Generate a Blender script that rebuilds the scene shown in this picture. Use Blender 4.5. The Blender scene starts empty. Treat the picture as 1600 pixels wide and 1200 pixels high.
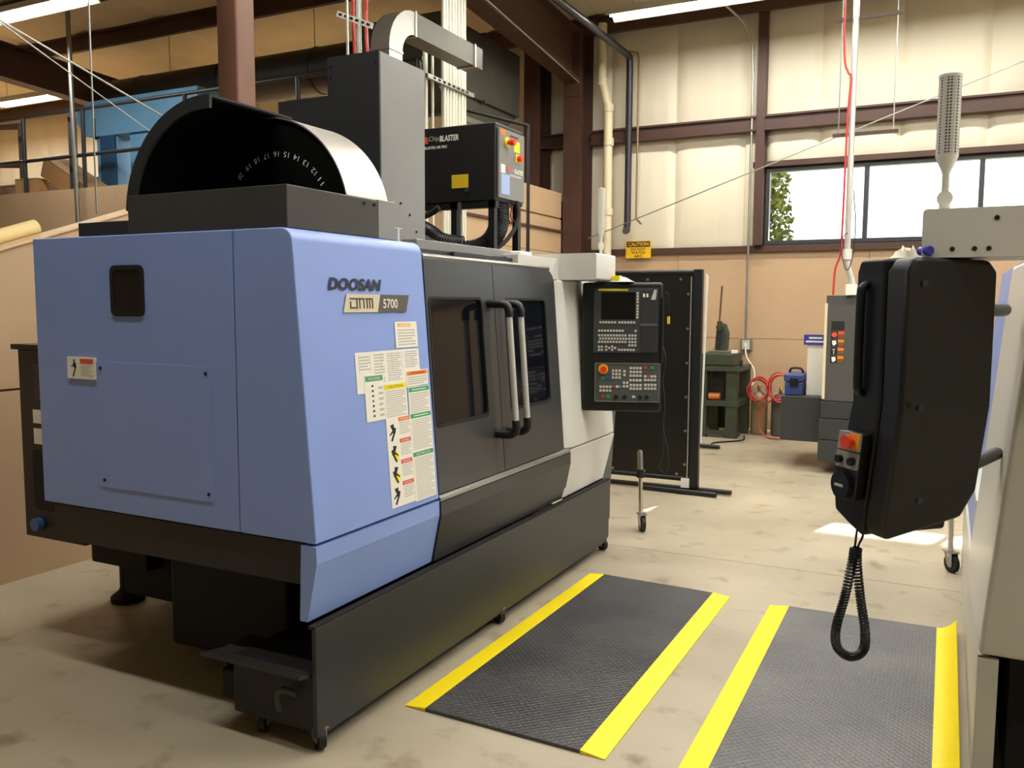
import bpy, math, random
from mathutils import Vector, Matrix
random.seed(7)
SC = bpy.context.scene
COL = SC.collection
R = math.radians

# ------------------------------------------------------------------ camera
cd = bpy.data.cameras.new('camera'); cam = bpy.data.objects.new('camera', cd); COL.objects.link(cam)
cd.sensor_width = 36; cd.lens = 36 * 1347.5 / 1600; cd.clip_start = .05; cd.clip_end = 300
rv = Vector((0.89259, 0.45084, 0.00406)); uv = Vector((-0.04473, 0.07958, 0.99582)); fv = Vector((-0.44864, 0.88905, -0.0912))
cam.matrix_world = Matrix(((rv.x, uv.x, -fv.x, 0), (rv.y, uv.y, -fv.y, 0), (rv.z, uv.z, -fv.z, 1.65), (0, 0, 0, 1)))
SC.camera = cam
SC.view_settings.view_transform = 'Standard'; SC.view_settings.look = 'None'
SC.view_settings.gamma = 1; SC.view_settings.use_curve_mapping = False
SC.view_settings.exposure = -0.58

# ------------------------------------------------------------------ sky and sun
w = bpy.data.worlds.new('sky'); SC.world = w; w.use_nodes = True
bg = w.node_tree.nodes['Background']; bg.inputs[0].default_value = (.93, .97, 1, 1); bg.inputs[1].default_value = 4.5
sl = bpy.data.lights.new('sun', 'SUN'); sl.energy = 60; sl.angle = R(.6); sl.color = (1, .95, .86)
sun = bpy.data.objects.new('sun', sl); COL.objects.link(sun)
sun.rotation_euler = Vector((-.30, -1, -.52)).to_track_quat('-Z', 'Y').to_euler(); sun.location = (0, 30, 16)
LAMP_W = 100.0                       # watts of light of one eight-foot strip
LAMP_C = (1, .985, .94)

# ------------------------------------------------------------------ helpers
def s2l(c): c /= 255; return c / 12.92 if c <= .04045 else ((c + .055) / 1.055) ** 2.4
MATS = {}
def mat(n, col, rough=.5, metal=0, var=0, scale=6, bump=0, bscale=60, spec=.5, emit=0, stretch=None, coat=0, rvar=0):
    if n in MATS: return MATS[n]
    m = bpy.data.materials.new(n); m.use_nodes = True; nt = m.node_tree; b = nt.nodes['Principled BSDF']
    c = tuple(s2l(v) for v in col) + (1,)
    b.inputs['Base Color'].default_value = c; b.inputs['Roughness'].default_value = rough; b.inputs['Metallic'].default_value = metal
    b.inputs['Specular IOR Level'].default_value = spec; b.inputs['Coat Weight'].default_value = coat; b.inputs['Coat Roughness'].default_value = .12
    if emit: b.inputs['Emission Color'].default_value = c; b.inputs['Emission Strength'].default_value = emit
    tc = nt.nodes.new('ShaderNodeNewGeometry'); mp = nt.nodes.new('ShaderNodeMapping'); nt.links.new(tc.outputs['Position'], mp.inputs[0])
    if stretch: mp.inputs['Scale'].default_value = stretch
    if var or rvar:
        nz = nt.nodes.new('ShaderNodeTexNoise'); nz.inputs['Scale'].default_value = scale; nz.inputs['Detail'].default_value = 5
        nt.links.new(mp.outputs[0], nz.inputs['Vector'])
    if var:
        rp = nt.nodes.new('ShaderNodeValToRGB'); rp.color_ramp.elements[0].position = .3; rp.color_ramp.elements[1].position = .7
        rp.color_ramp.elements[0].color = tuple(v * (1 - var) for v in c[:3]) + (1,); rp.color_ramp.elements[1].color = tuple(min(1, v * (1 + var)) for v in c[:3]) + (1,)
        nt.links.new(nz.outputs[0], rp.inputs[0]); nt.links.new(rp.outputs[0], b.inputs['Base Color'])
    if rvar:
        mr = nt.nodes.new('ShaderNodeMapRange'); mr.inputs[3].default_value = rough - rvar; mr.inputs[4].default_value = rough + rvar
        nt.links.new(nz.outputs[0], mr.inputs[0]); nt.links.new(mr.outputs[0], b.inputs['Roughness'])
    if bump:
        n2 = nt.nodes.new('ShaderNodeTexNoise'); n2.inputs['Scale'].default_value = bscale; n2.inputs['Detail'].default_value = 3
        nt.links.new(mp.outputs[0], n2.inputs['Vector'])
        bp = nt.nodes.new('ShaderNodeBump'); bp.inputs['Strength'].default_value = bump; bp.inputs['Distance'].default_value = .01
        nt.links.new(n2.outputs[0], bp.inputs['Height']); nt.links.new(bp.outputs[0], b.inputs['Normal'])
    MATS[n] = m; return m

OFF = {}
def V(*a): return Vector(a)
class MB:
    def __init__(s): s.v = []; s.f = []
    def add(s, vs, fs):
        k = len(s.v); s.v += [tuple(v) for v in vs]; s.f += [tuple(i + k for i in f) for f in fs]; return s
    def box(s, x0, x1, y0, y1, z0, z1, pm=None):
        p = [(x, y, z) for z in (z0, z1) for y in (y0, y1) for x in (x0, x1)]
        if pm: p = [pm(*q) for q in p]
        return s.add(p, [(0, 2, 3, 1), (4, 5, 7, 6), (0, 1, 5, 4), (2, 6, 7, 3), (0, 4, 6, 2), (1, 3, 7, 5)])
    def prism(s, poly, a0, a1, fn):
        n = len(poly); p = [fn(u, v, a0) for u, v in poly] + [fn(u, v, a1) for u, v in poly]
        return s.add(p, [tuple(range(n))[::-1], tuple(range(n, 2 * n))] + [(i, (i + 1) % n, n + (i + 1) % n, n + i) for i in range(n)])
    def ring(s, outer, inner, a0, a1, fn):
        n = len(outer); p = [fn(u, v, a) for a in (a0, a1) for poly in (outer, inner) for u, v in poly]; f = []
        for i in range(n):
            j = (i + 1) % n
            f += [(i, n + i, n + j, j), (2 * n + i, 2 * n + j, 3 * n + j, 3 * n + i), (i, j, 2 * n + j, 2 * n + i), (n + i, 3 * n + i, 3 * n + j, n + j)]
        return s.add(p, f)
    def tube(s, pts, r, n=10, caps=True):
        pts = [Vector(p) for p in pts]; rs = r if isinstance(r, (list, tuple)) else [r] * len(pts); k = len(pts); rings = []; up = None
        for i, p in enumerate(pts):
            d = ((pts[min(i + 1, k - 1)] - p).normalized() + (p - pts[max(i - 1, 0)]).normalized())
            d = d.normalized() if d.length > 1e-6 else (pts[min(i + 1, k - 1)] - pts[max(i - 1, 0)]).normalized()
            if up is None: up = V(0, 0, 1) if abs(d.z) < .9 else V(0, 1, 0)
            a = up - d * up.dot(d); a.normalize(); up = a; b = d.cross(a)
            rings.append([p + (a * math.cos(2 * math.pi * j / n) + b * math.sin(2 * math.pi * j / n)) * rs[i] for j in range(n)])
        f = [(i * n + j, i * n + (j + 1) % n, (i + 1) * n + (j + 1) % n, (i + 1) * n + j) for i in range(k - 1) for j in range(n)]
        if caps: f += [tuple(range(n))[::-1], tuple(range((k - 1) * n, k * n))]
        return s.add([q for g in rings for q in g], f)
    def cyl(s, p0, p1, r, n=16): return s.tube([p0, p1], r, n)
    def lathe(s, prof, c, ax='z', n=20):
        c = Vector(c); p = []; k = len(prof)
        for r, h in prof:
            for j in range(n):
                a = 2 * math.pi * j / n; u, q = r * math.cos(a), r * math.sin(a)
                p.append(c + (V(u, q, h) if ax == 'z' else V(h, u, q) if ax == 'x' else V(q, h, u)))
        f = [(i * n + j, i * n + (j + 1) % n, (i + 1) * n + (j + 1) % n, (i + 1) * n + j) for i in range(k - 1) for j in range(n)]
        return s.add(p, f + [tuple(range(n))[::-1], tuple(range((k - 1) * n, k * n))])
    def build(s, name, m, parent=None, smooth=False, bevel=0, seg=2, label=None):
        me = bpy.data.meshes.new(name)
        if parent is not None: o0 = OFF[parent.name]
        else:
            xs = [[v[i] for v in s.v] for i in range(3)]; o0 = V((min(xs[0]) + max(xs[0])) / 2, (min(xs[1]) + max(xs[1])) / 2, min(xs[2]))
        me.from_pydata([tuple(Vector(v) - o0) for v in s.v], [], s.f); me.update()
        import bmesh
        b = bmesh.new(); b.from_mesh(me); bmesh.ops.recalc_face_normals(b, faces=b.faces); b.to_mesh(me); b.free()
        o = bpy.data.objects.new(name, me); COL.objects.link(o); me.materials.append(m)
        if parent is not None: o.parent = parent
        else: o.location = o0
        OFF[o.name] = o0
        if smooth and not bevel:
            for p in me.polygons: p.use_smooth = True
            e = o.modifiers.new('split', 'EDGE_SPLIT'); e.split_angle = R(38)
        if bevel:
            bv = o.modifiers.new('bevel', 'BEVEL'); bv.width = bevel; bv.segments = seg; bv.limit_method = 'ANGLE'; bv.angle_limit = R(40); bv.harden_normals = True
            for p in me.polygons: p.use_smooth = True
        if label: o['label'] = label
        return o
def box(*a): return MB().box(*a)
def thing(name, label, cat, loc, rotz=0, group=None, local=False):
    o = bpy.data.objects.new(name, None); COL.objects.link(o); o.location = loc; o.rotation_euler = (0, 0, rotz)
    o.empty_display_size = .1
    o['label'] = label; o['category'] = cat
    if group: o['group'] = group
    OFF[o.name] = V(0, 0, 0) if local else Vector(loc); return o
def tag(o, label, cat, group=None):
    o['label'] = label; o['category'] = cat
    if group: o['group'] = group
    return o
def struct(o, label=None):
    o['kind'] = 'structure'
    if label: o['label'] = label
    return o
def copy_tree(o, parent=None):
    c = o.copy(); COL.objects.link(c); OFF[c.name] = OFF[o.name]
    if parent is not None: c.parent = parent
    for ch in list(o.children): copy_tree(ch, c)
    return c
def plane(o, u, v):                                      # map (u, v, n) to a plane in space
    o, u, v = Vector(o), Vector(u).normalized(), Vector(v).normalized(); n = u.cross(v).normalized()
    return lambda a, b, c=0: o + u * a + v * b + n * c
def rrect(u0, u1, v0, v1, r, n=5):
    p = []
    rr = r if isinstance(r, (list, tuple)) else [r] * 4    # corners: u1v1, u0v1, u0v0, u1v0
    for (cx, cy, a0, q) in ((u1 - rr[0], v1 - rr[0], 0, rr[0]), (u0 + rr[1], v1 - rr[1], 90, rr[1]), (u0 + rr[2], v0 + rr[2], 180, rr[2]), (u1 - rr[3], v0 + rr[3], 270, rr[3])):
        for i in range(n + 1):
            a = R(a0 + 90 * i / n); p.append((cx + q * math.cos(a), cy + q * math.sin(a)))
    return p
def text(body, pm, u, v, width, height, n=.0015, shear=0, bold=0, align='L'):
    cu = bpy.data.curves.new('t', 'FONT'); cu.body = body; cu.size = 1; cu.shear = shear; cu.offset = bold; cu.resolution_u = 3
    ob = bpy.data.objects.new('t', cu); me = bpy.data.meshes.new_from_object(ob)
    mb = MB()
    if len(me.vertices):
        xs = [q.co.x for q in me.vertices]; ys = [q.co.y for q in me.vertices]; x0, x1, y0, y1 = min(xs), max(xs), min(ys), max(ys)
        sx = width / (x1 - x0); sy = height / (y1 - y0)
        mb.add([pm(u + (q.co.x - x0) * sx, v + (q.co.y - y0) * sy, n) for q in me.vertices], [tuple(p.vertices) for p in me.polygons])
    bpy.data.meshes.remove(me); bpy.data.objects.remove(ob); bpy.data.curves.remove(cu)
    return mb
def spline(pts, k=8):
    pts = [Vector(p) for p in pts]; P = [pts[0] * 2 - pts[1]] + pts + [pts[-1] * 2 - pts[-2]]; out = []
    for i in range(1, len(P) - 2):
        a, b, c, d = P[i - 1:i + 3]
        for j in range(k):
            t = j / k; out.append(.5 * (2 * b + (c - a) * t + (2 * a - 5 * b + 4 * c - d) * t * t + (3 * b - a - 3 * c + d) * t ** 3))
    return out + [pts[-1]]
XZ = lambda u, v, a: V(u, a, v)                            # profile in X and Z, extruded along Y
YZ = lambda u, v, a: V(a, u, v)
XY = lambda u, v, a: V(u, v, a)

# ------------------------------------------------------------------ materials
steel_brown = mat('oxide_brown_steel', (76, 50, 40), .5, 0, .12, 4)
m_tan = mat('tan_painted_board', (190, 160, 126), .6, 0, .05, 1.4, .06, 120)
m_ins = mat('cream_vinyl_insulation', (233, 224, 200), .5, 0, .05, 2.2, .55, 9, stretch=(1, 1, .12))
m_roofins = mat('roof_vinyl_insulation', (214, 202, 172), .6, 0, .06, 2, .25, 6)
m_alu = mat('dark_aluminium_frame', (70, 72, 74), .4, .6)
m_white = mat('white_enamel', (238, 236, 228), .4)
m_offwhite = mat('offwhite_paint', (212, 208, 196), .45)
m_black = mat('black_paint', (19, 20, 22), .42)
m_blk2 = mat('black_plastic', (13, 15, 17), .45, 0, 0, 5, .05, 400)
m_matte = mat('matt_black', (12, 12, 12), .75)
m_galv = mat('galvanised_steel', (165, 165, 158), .35, .85, .1, 5)
m_dgalv = mat('dull_duct_metal', (92, 90, 82), .45, .6, .12, 3)
m_cream = mat('cream_pipe', (226, 214, 178), .45)
m_condw = mat('pale_conduit', (214, 212, 192), .4, .2)
m_red = mat('red_rubber', (196, 58, 50), .45)
m_card = mat('cardboard', (172, 132, 88), .75, 0, .08, 6)
m_ply = mat('raw_plywood', (190, 150, 100), .6, 0, .12, 6)
m_bluem = mat('blue_machine_paint', (108, 164, 206), .45, 0, .06, 3)
m_gunm = mat('dark_pipe', (62, 62, 66), .35, .5)
m_chrome = mat('chrome', (205, 205, 205), .18, 1)
m_satin = mat('satin_aluminium', (222, 220, 212), .3, .45)
m_rubber = mat('black_rubber', (24, 24, 24), .65)
m_blue = mat('machine_blue', (136, 160, 222), .38, 0, .015, 2, .04, 500)
m_door = mat('charcoal_paint', (70, 72, 74), .28, .3, .05, 3, .05, 300)
m_char = mat('charcoal_sheet', (48, 50, 53), .38, .1, .05, 3, .04, 300)
m_taupe = mat('lightened_grey_sheet', (140, 140, 138), .36, .1, .05, 3)
m_grey = mat('light_grey_paint', (212, 210, 202), .36, 0, .02, 3, .04, 400)
m_glass = mat('dark_window', (12, 15, 22), .07, 0, spec=.35)
m_yellow = mat('yellow_vinyl', (250, 225, 10), .45)
m_oran = mat('orange_label', (240, 130, 40), .5)
m_lred = mat('red_label', (225, 80, 60), .5)
m_lgrn = mat('green_label', (60, 160, 105), .5)
m_lyel = mat('yellow_label', (245, 226, 30), .5)
m_paper = mat('white_label', (240, 236, 224), .5)
m_ink = mat('black_ink', (25, 25, 25), .6)
m_gink = mat('grey_print', (186, 184, 176), .6)
m_key = mat('key_cap', (205, 200, 188), .5)
m_panel = mat('control_fascia', (58, 62, 62), .45)
m_estop = mat('red_button', (226, 62, 30), .35)
m_orange_ring = mat('amber_ring', (240, 170, 40), .45)

# ------------------------------------------------------------------ room shell
def floor_material():
    m = bpy.data.materials.new('polished_concrete'); m.use_nodes = True; nt = m.node_tree; b = nt.nodes['Principled BSDF']
    g = nt.nodes.new('ShaderNodeNewGeometry')
    def noise(sc, det=6):
        n = nt.nodes.new('ShaderNodeTexNoise'); n.inputs['Scale'].default_value = sc; n.inputs['Detail'].default_value = det; nt.links.new(g.outputs['Position'], n.inputs['Vector']); return n
    def ramp(n, p0, c0, p1, c1):
        r = nt.nodes.new('ShaderNodeValToRGB'); r.color_ramp.elements[0].position = p0; r.color_ramp.elements[1].position = p1
        r.color_ramp.elements[0].color = tuple(s2l(v) for v in c0) + (1,); r.color_ramp.elements[1].color = tuple(s2l(v) for v in c1) + (1,); nt.links.new(n.outputs[0], r.inputs[0]); return r
    def mul(a, c):
        x = nt.nodes.new('ShaderNodeMix'); x.data_type = 'RGBA'; x.blend_type = 'MULTIPLY'; x.inputs[0].default_value = 1
        nt.links.new(a.outputs[0 if a.type != 'MIX' else 2], x.inputs[6]); nt.links.new(c.outputs[0], x.inputs[7]); return x
    base = ramp(noise(1.1), .3, (160, 149, 127), .72, (188, 177, 153))
    st = ramp(noise(5, 8), .25, (196, 188, 172), .42, (255, 255, 255))
    sp = ramp(noise(30, 2), .19, (130, 118, 100), .24, (255, 255, 255))
    x = mul(mul(base, st), sp); nt.links.new(x.outputs[2], b.inputs['Base Color'])
    mr = nt.nodes.new('ShaderNodeMapRange'); mr.inputs[3].default_value = .28; mr.inputs[4].default_value = .5
    n4 = noise(3); nt.links.new(n4.outputs[0], mr.inputs[0]); nt.links.new(mr.outputs[0], b.inputs['Roughness'])
    return m
m_floor = floor_material()
XL, XR, YF, YB = -18.0, 11.0, -13.0, 11.7
def roofz(y): return 5.62 + (11.7 - y) * .083
fl = struct(box(XL, XR, YF, YB, -.25, -.06).build('floor', mat('slab_base', (120, 110, 95), .8)))
ys = [YF, -7.5, -3.2, 1.15, 5.53, YB]; xs = [XL, -11.5, -4.95, .9, XR]
for i in range(len(xs) - 1):
    for j in range(len(ys) - 1):
        box(xs[i] + .003, xs[i + 1] - .003, ys[j] + .003, ys[j + 1] - .003, -.06, 0).build('slab', m_floor, fl)
# back wall with the window strip
WX0, WX1, WZ0, WZ1 = -2.2, 2.84, 2.45, 3.43
wb = MB()
for a in ((XL, WX0, 11.74, 11.9, 0, 6.0), (WX1, XR, 11.74, 11.9, 0, 6.0), (WX0, WX1, 11.74, 11.9, 0, WZ0), (WX0, WX1, 11.74, 11.9, WZ1, 6.0)): wb.box(*a)
wall_back = struct(wb.build('wall_back', mat('wall_sheeting', (150, 140, 120), .7)))
for k in range(13):                                       # painted board, two rows of four by eight sheets
    x0 = XL + k * 2.44
    for z0, z1 in ((0, 1.215), (1.221, 2.36)):
        if x0 < XR: box(x0 + .002, min(x0 + 2.438, XR), 11.715, 11.74, z0, z1).build('panel', m_tan, wall_back)
def quilt(x0, x1, z0, z1, y=11.74, d=.055):
    mb = MB(); n = 16; p = []
    for i in range(n + 1):
        t = i / n; dep = d * (1 - abs(2 * t - 1) ** 9) * (.82 + .18 * random.random())
        for z in (z0, z0 + .08, (z0 + z1) / 2, z1 - .08, z1):
            e = .35 if z in (z0, z1) else 1
            p.append((x0 + (x1 - x0) * t, y - .004 - dep * e, z))
    f = [(i * 5 + j, (i + 1) * 5 + j, (i + 1) * 5 + j + 1, i * 5 + j + 1) for i in range(n) for j in range(4)]
    return mb.add(p, f)
k = -18
while True:
    x0 = -1.56 + .935 * k; k += 1
    x1 = x0 + .935
    if x1 < XL: continue
    if x0 > XR - .5: break
    quilt(x0, x1, 4.0, 5.62).build('insulation_strip', m_ins, wall_back, smooth=True)
    z0 = 3.5 if x1 > WX0 + .05 and x0 < WX1 - .05 else 2.42
    if x0 < WX0 < x1: quilt(WX0, x1, 3.5, 4.0).build('insulation_strip', m_ins, wall_back, smooth=True); x1 = WX0 - .06; z0 = 2.42
    quilt(x0, x1, z0, 4.0).build('insulation_strip', m_ins, wall_back, smooth=True)
# trim, jamb and girts
struct(box(XL, XR, 11.66, 11.74, 2.355, 2.44).build('trim_1', steel_brown, bevel=.004), 'brown steel base channel above the tan boards')
struct(box(-2.36, WX1 + .1, 11.6, 11.74, 3.44, 3.51).build('trim_2', steel_brown, bevel=.004), 'brown steel header over the window strip')
struct(box(-2.33, -2.215, 11.56, 11.74, 2.44, 5.6).build('trim_3', steel_brown, bevel=.004), 'brown steel jamb post at the window edge')
def girt(x0, x1, label):
    mb = MB().prism([(11.52, 4.085), (11.735, 4.085), (11.735, 3.895), (11.52, 3.895), (11.52, 3.915), (11.56, 3.925), (11.56, 4.06), (11.52, 4.06)], x0, x1, YZ)
    tag(mb.build('wall_girt', steel_brown), label, 'beam', 'wall girts')
girt(-4.6, -2.33, 'brown steel wall girt between the far column and the window jamb')
girt(-2.215, XR, 'long brown steel wall girt running above the window strip')
girt(XL, -4.95, 'brown steel wall girt seen behind the mezzanine railing')
# window
win = struct(MB().ring([(WX0, WZ0), (WX1, WZ0), (WX1, WZ1), (WX0, WZ1)], [(WX0 + .045, WZ0 + .05), (WX1 - .045, WZ0 + .05), (WX1 - .045, WZ1 - .05), (WX0 + .045, WZ1 - .05)], 11.68, 11.78, XZ).build('window_1', m_alu))
gl = bpy.data.materials.new('window_glass'); gl.use_nodes = True; gn = gl.node_tree
gtr = gn.nodes.new('ShaderNodeBsdfTransparent'); ggl = gn.nodes.new('ShaderNodeBsdfGlossy'); ggl.inputs['Roughness'].default_value = .02
gtr.inputs[0].default_value = (.95, .97, .97, 1); gmx = gn.nodes.new('ShaderNodeMixShader'); gmx.inputs[0].default_value = .05
gn.links.new(gtr.outputs[0], gmx.inputs[1]); gn.links.new(ggl.outputs[0], gmx.inputs[2]); gn.links.new(gmx.outputs[0], gn.nodes['Material Output'].inputs[0])
mx = [WX0 + .03, -.985, .275, 1.535, WX1 - .03]
for i in range(1, 4): box(mx[i] - .028, mx[i] + .028, 11.685, 11.775, WZ0 + .05, WZ1 - .05).build('mullion', m_alu, win)
for i in range(4): box(mx[i] + .02, mx[i + 1] - .02, 11.738, 11.742, WZ0 + .04, WZ1 - .04).build('pane', gl, win)
# unseen canopy added to trim the sun; ground and tree outside
struct(box(-6, 6, 11.9, 14.2, 3.95, 4.05).build('sun_trim_canopy', m_white), 'unseen white canopy added outside to trim the sun to a strip')
struct(box(-40, 40, 11.9, 60, -.35, -.1).build('ground', mat('outside_grass', (120, 130, 80), .9, 0, .2, 3)), 'grass outside beyond the windows')
def tree(loc, h, r):
    t = thing('leafy_tree', 'yellow green leafy tree outside the left window pane', 'tree', loc)
    x, y, z = loc
    MB().tube([(x, y, z), (x + .05, y, z + h * .35), (x, y, z + h * .8)], [.14, .1, .03]).build('trunk', mat('bark', (90, 72, 55), .8), t)
    mb = MB(); rnd = random.Random(3)
    for i in range(7000):
        a = rnd.uniform(0, 6.28); hh = rnd.random(); rr = r * math.sqrt(rnd.random()) * (1 - abs(hh - .45) ** 1.6 * 1.4)
        c = V(x + rr * math.cos(a), y + rr * math.sin(a), z + h * (.25 + .75 * hh)); d = V(rnd.gauss(0, 1), rnd.gauss(0, 1), rnd.gauss(0, 1)).normalized(); e = d.cross(V(rnd.random(), rnd.random(), rnd.random())).normalized()
        s = rnd.uniform(.05, .1); mb.add([c - d * s, c + e * s * .5, c + d * s, c - e * s * .5], [(0, 1, 2, 3)])
    o = mb.build('foliage', mat('leaf', (92, 98, 44), .6, 0, .45, 3), t); o['kind'] = 'stuff'
tree((-3.42, 16.2, -.1), 5.4, .85)
# other walls and ceiling
struct(box(XR, XR + .15, YF, YB + .2, 0, 8.0).build('wall_right', m_ins))
struct(box(XL, XR, YF - .15, YF, 0, 8.2).build('wall_front', m_ins))
struct(box(XL - .15, XL, YF, YB + .2, 0, 8.0).build('wall_far_left', m_ins))
ceil = struct(MB().prism([(YF, roofz(YF)), (YB + .2, roofz(YB + .2)), (YB + .2, roofz(YB + .2) + .12), (YF, roofz(YF) + .12)], XL, XR, YZ).build('ceiling', mat('roof_deck', (150, 140, 120), .7)))
for k in range(20):                                       # insulation strips under the roof deck
    x0 = XL + k * 1.5; mb = MB(); p = []; n = 6
    for i in range(n + 1):
        t = i / n; dep = .04 * (1 - abs(2 * t - 1) ** 4)
        for y in (YF, -5, 0, 6, YB): p.append((x0 + 1.5 * t, y, roofz(y) - .005 - dep))
    mb.add(p, [(i * 5 + j, (i + 1) * 5 + j, (i + 1) * 5 + j + 1, i * 5 + j + 1) for i in range(n) for j in range(4)]).build('insulation_strip', m_roofins, ceil, smooth=True)
# roof steel
def purlin(y, label):
    z = roofz(y); mb = MB().prism([(y - .07, z - .05), (y + .005, z - .05), (y + .005, z - .26), (y + .075, z - .26), (y + .075, z - .23), (y + .015, z - .25), (y + .015, z - .04), (y - .07, z - .04)], XL, XR, YZ)
    tag(mb.build('roof_purlin', steel_brown), label, 'beam', 'roof purlins')
purlin(11.5, 'dark brown eave purlin at the top of the back wall')
purlin(9.3, 'brown roof purlin crossing above the black overhead duct')
purlin(8.1, 'brown roof purlin just above the top of the picture')
def ibeam(name, x, y0, y1, zf, dep, fw, label):
    t = thing(name, label, 'beam', (x, (y0 + y1) / 2, zf((y0 + y1) / 2)))
    def sl(u0, u1, a, b, nm):
        MB().add([(u, y, zf(y) + q) for u in (u0, u1) for y in (y0, y1) for q in (a, b)], [(0, 1, 3, 2), (4, 6, 7, 5), (0, 4, 5, 1), (2, 3, 7, 6), (0, 2, 6, 4), (1, 5, 7, 3)]).build(nm, steel_brown, t)
    sl(x - fw / 2, x + fw / 2, 0, .02, 'bottom_flange'); sl(x - .01, x + .01, .02, dep - .02, 'web'); sl(x - fw / 2, x + fw / 2, dep - .02, dep, 'top_flange')
zr1 = lambda y: 4.70 + (11.2 - y) * .076
ibeam('steel_rafter', -4.75, YF + .1, 11.18, zr1, .66, .25, 'large brown steel rafter sloping down to the far column')
ibeam('steel_rafter', -12.3, YF + .1, 11.6, lambda y: 4.86 + (8 - y) * .05, .5, .25, 'dark brown steel rafter over the mezzanine at upper left')
def icolumn(x, y, dx, dy, z1, label, tw=.02):
    t = thing('steel_column', label, 'column', (x, y, 0))
    box(x - dx / 2, x + dx / 2, y - dy / 2, y - dy / 2 + tw, 0, z1).build('flange', steel_brown, t)
    box(x - dx / 2, x + dx / 2, y + dy / 2 - tw, y + dy / 2, 0, z1).build('flange', steel_brown, t)
    box(x - tw / 2, x + tw / 2, y - dy / 2 + tw, y + dy / 2 - tw, 0, z1).build('web', steel_brown, t)
    return t
c1 = icolumn(-4.75, 11.44, .26, .44, 5.4, 'dark brown steel column standing against the back wall')
MB().prism([(11.2, 4.5), (11.23, 4.5), (11.23, 5.4), (11.2, 5.4)], -4.87, -4.63, YZ).build('end_plate', steel_brown, c1)
icolumn(-5.38, 11.44, .24, .4, 5.3, 'second dark brown steel column left of the far one on the mezzanine side')
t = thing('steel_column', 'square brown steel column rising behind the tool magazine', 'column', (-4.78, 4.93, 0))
MB().prism(rrect(-4.88, -4.68, 4.84, 5.03, .02, 3), 0, zr1(5.03) - .001, XY).build('shaft', mat('lit_brown_steel', (114, 78, 61), .5, 0, .1, 3), t, smooth=True)  # paler copy of the brown steel, light on the column put into its colour
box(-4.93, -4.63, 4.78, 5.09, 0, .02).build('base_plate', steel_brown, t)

# ------------------------------------------------------------------ stair wall and mezzanine
XW = -4.894
def wtop(y): return min(3.2, 1.945 + .334 * (y - 3.15))
wl = MB()
P0 = [(-1.0, .56), (6.9, 3.2), (11.2, 3.2), (11.2, 0), (-1.0, 0)]
wall_left = struct(MB().prism(P0, XW - .10, XW - .02, YZ).build('wall_left', mat('stud_wall', (150, 120, 90), .7)))
def sheet(y0, y1, z0, z1):
    y0 = max(y0, min(y1 - .05, 3.15 + (z0 - 1.945) / .334))
    if wtop(y1) <= z0 + .01: return
    pts = [(y0, z0), (y1, z0)]
    t1, t0 = wtop(y1), wtop(y0)
    if t1 < z1:
        pts += [(y1, max(t1, z0)), (y0, max(t0, z0))]
    elif t0 < z1:
        pts += [(y1, z1), (3.15 + (z1 - 1.945) / .334, z1), (y0, max(t0, z0))]
    else: pts += [(y1, z1), (y0, z1)]
    MB().prism([(a + (.002 if a == y0 else -.002 if a == y1 else 0), b) for a, b in pts], XW - .02, XW, YZ).build('panel', m_tan, wall_left)
for y0 in (-.0, 2.44, 4.88, 7.32, 9.76):
    y1 = min(y0 + 2.44, 11.2)
    sheet(y0, y1, 0.0, 1.135)
    if wtop(y1) > 1.16: sheet(y0, y1, 1.15, 2.37)
    if y0 >= 2.44: sheet(y0, y1, 2.376, 2.66)
    if y0 >= 4.88: sheet(y0, y1, 2.69, 2.835); sheet(y0, y1, 2.86, 3.2)
struct(box(XW - .05, XW + .03, 7.4, 11.2, 2.655, 2.685).build('trim_4', steel_brown), 'thin brown ledge along the mezzanine wall')
cap = MB().prism([(2.2, wtop(2.2)), (6.9, 3.2), (6.9, 3.22), (2.2, wtop(2.2) + .02)], XW - .14, XW + .012, YZ)
struct(cap.build('trim_5', mat('pale_cap_board', (214, 178, 138), .55, 0, .05, 3), bevel=.006), 'pale sloping cap board on the stair wall')
mz = struct(box(XL, XW - .1, 8.0, 11.7, 2.9, 3.12).build('mezzanine_floor', m_ply))
for k in range(6):
    x1 = XW - .1 - k * 2.44
    if x1 - 2.44 > XL - 2.5: box(max(x1 - 2.438, XL), x1, 7.95, 8.0, 2.0, 3.2).build('panel', m_tan, mz); box(max(x1 - 2.438, XL), x1, 7.95, 8.0, .8, 1.99).build('panel', m_tan, mz)
# yellow roll on the sloping cap
t = thing('paper_roll', 'pale yellow rolled sheet leaning on the sloping stair wall', 'roll', (-5.08, 3.0, wtop(3.0)))
a, b = V(-5.08, 2.9, wtop(2.9) + .055), V(-5.08, 3.5, wtop(3.5) + .055)
MB().tube([a, b], .05, 20).build('roll', mat('pale_yellow_paper', (222, 200, 140), .6, 0, .05, 4), t, smooth=True)
MB().tube([a - (b - a).normalized() * .004, a + (b - a).normalized() * .01], .03, 16).build('core', m_matte, t)
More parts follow.
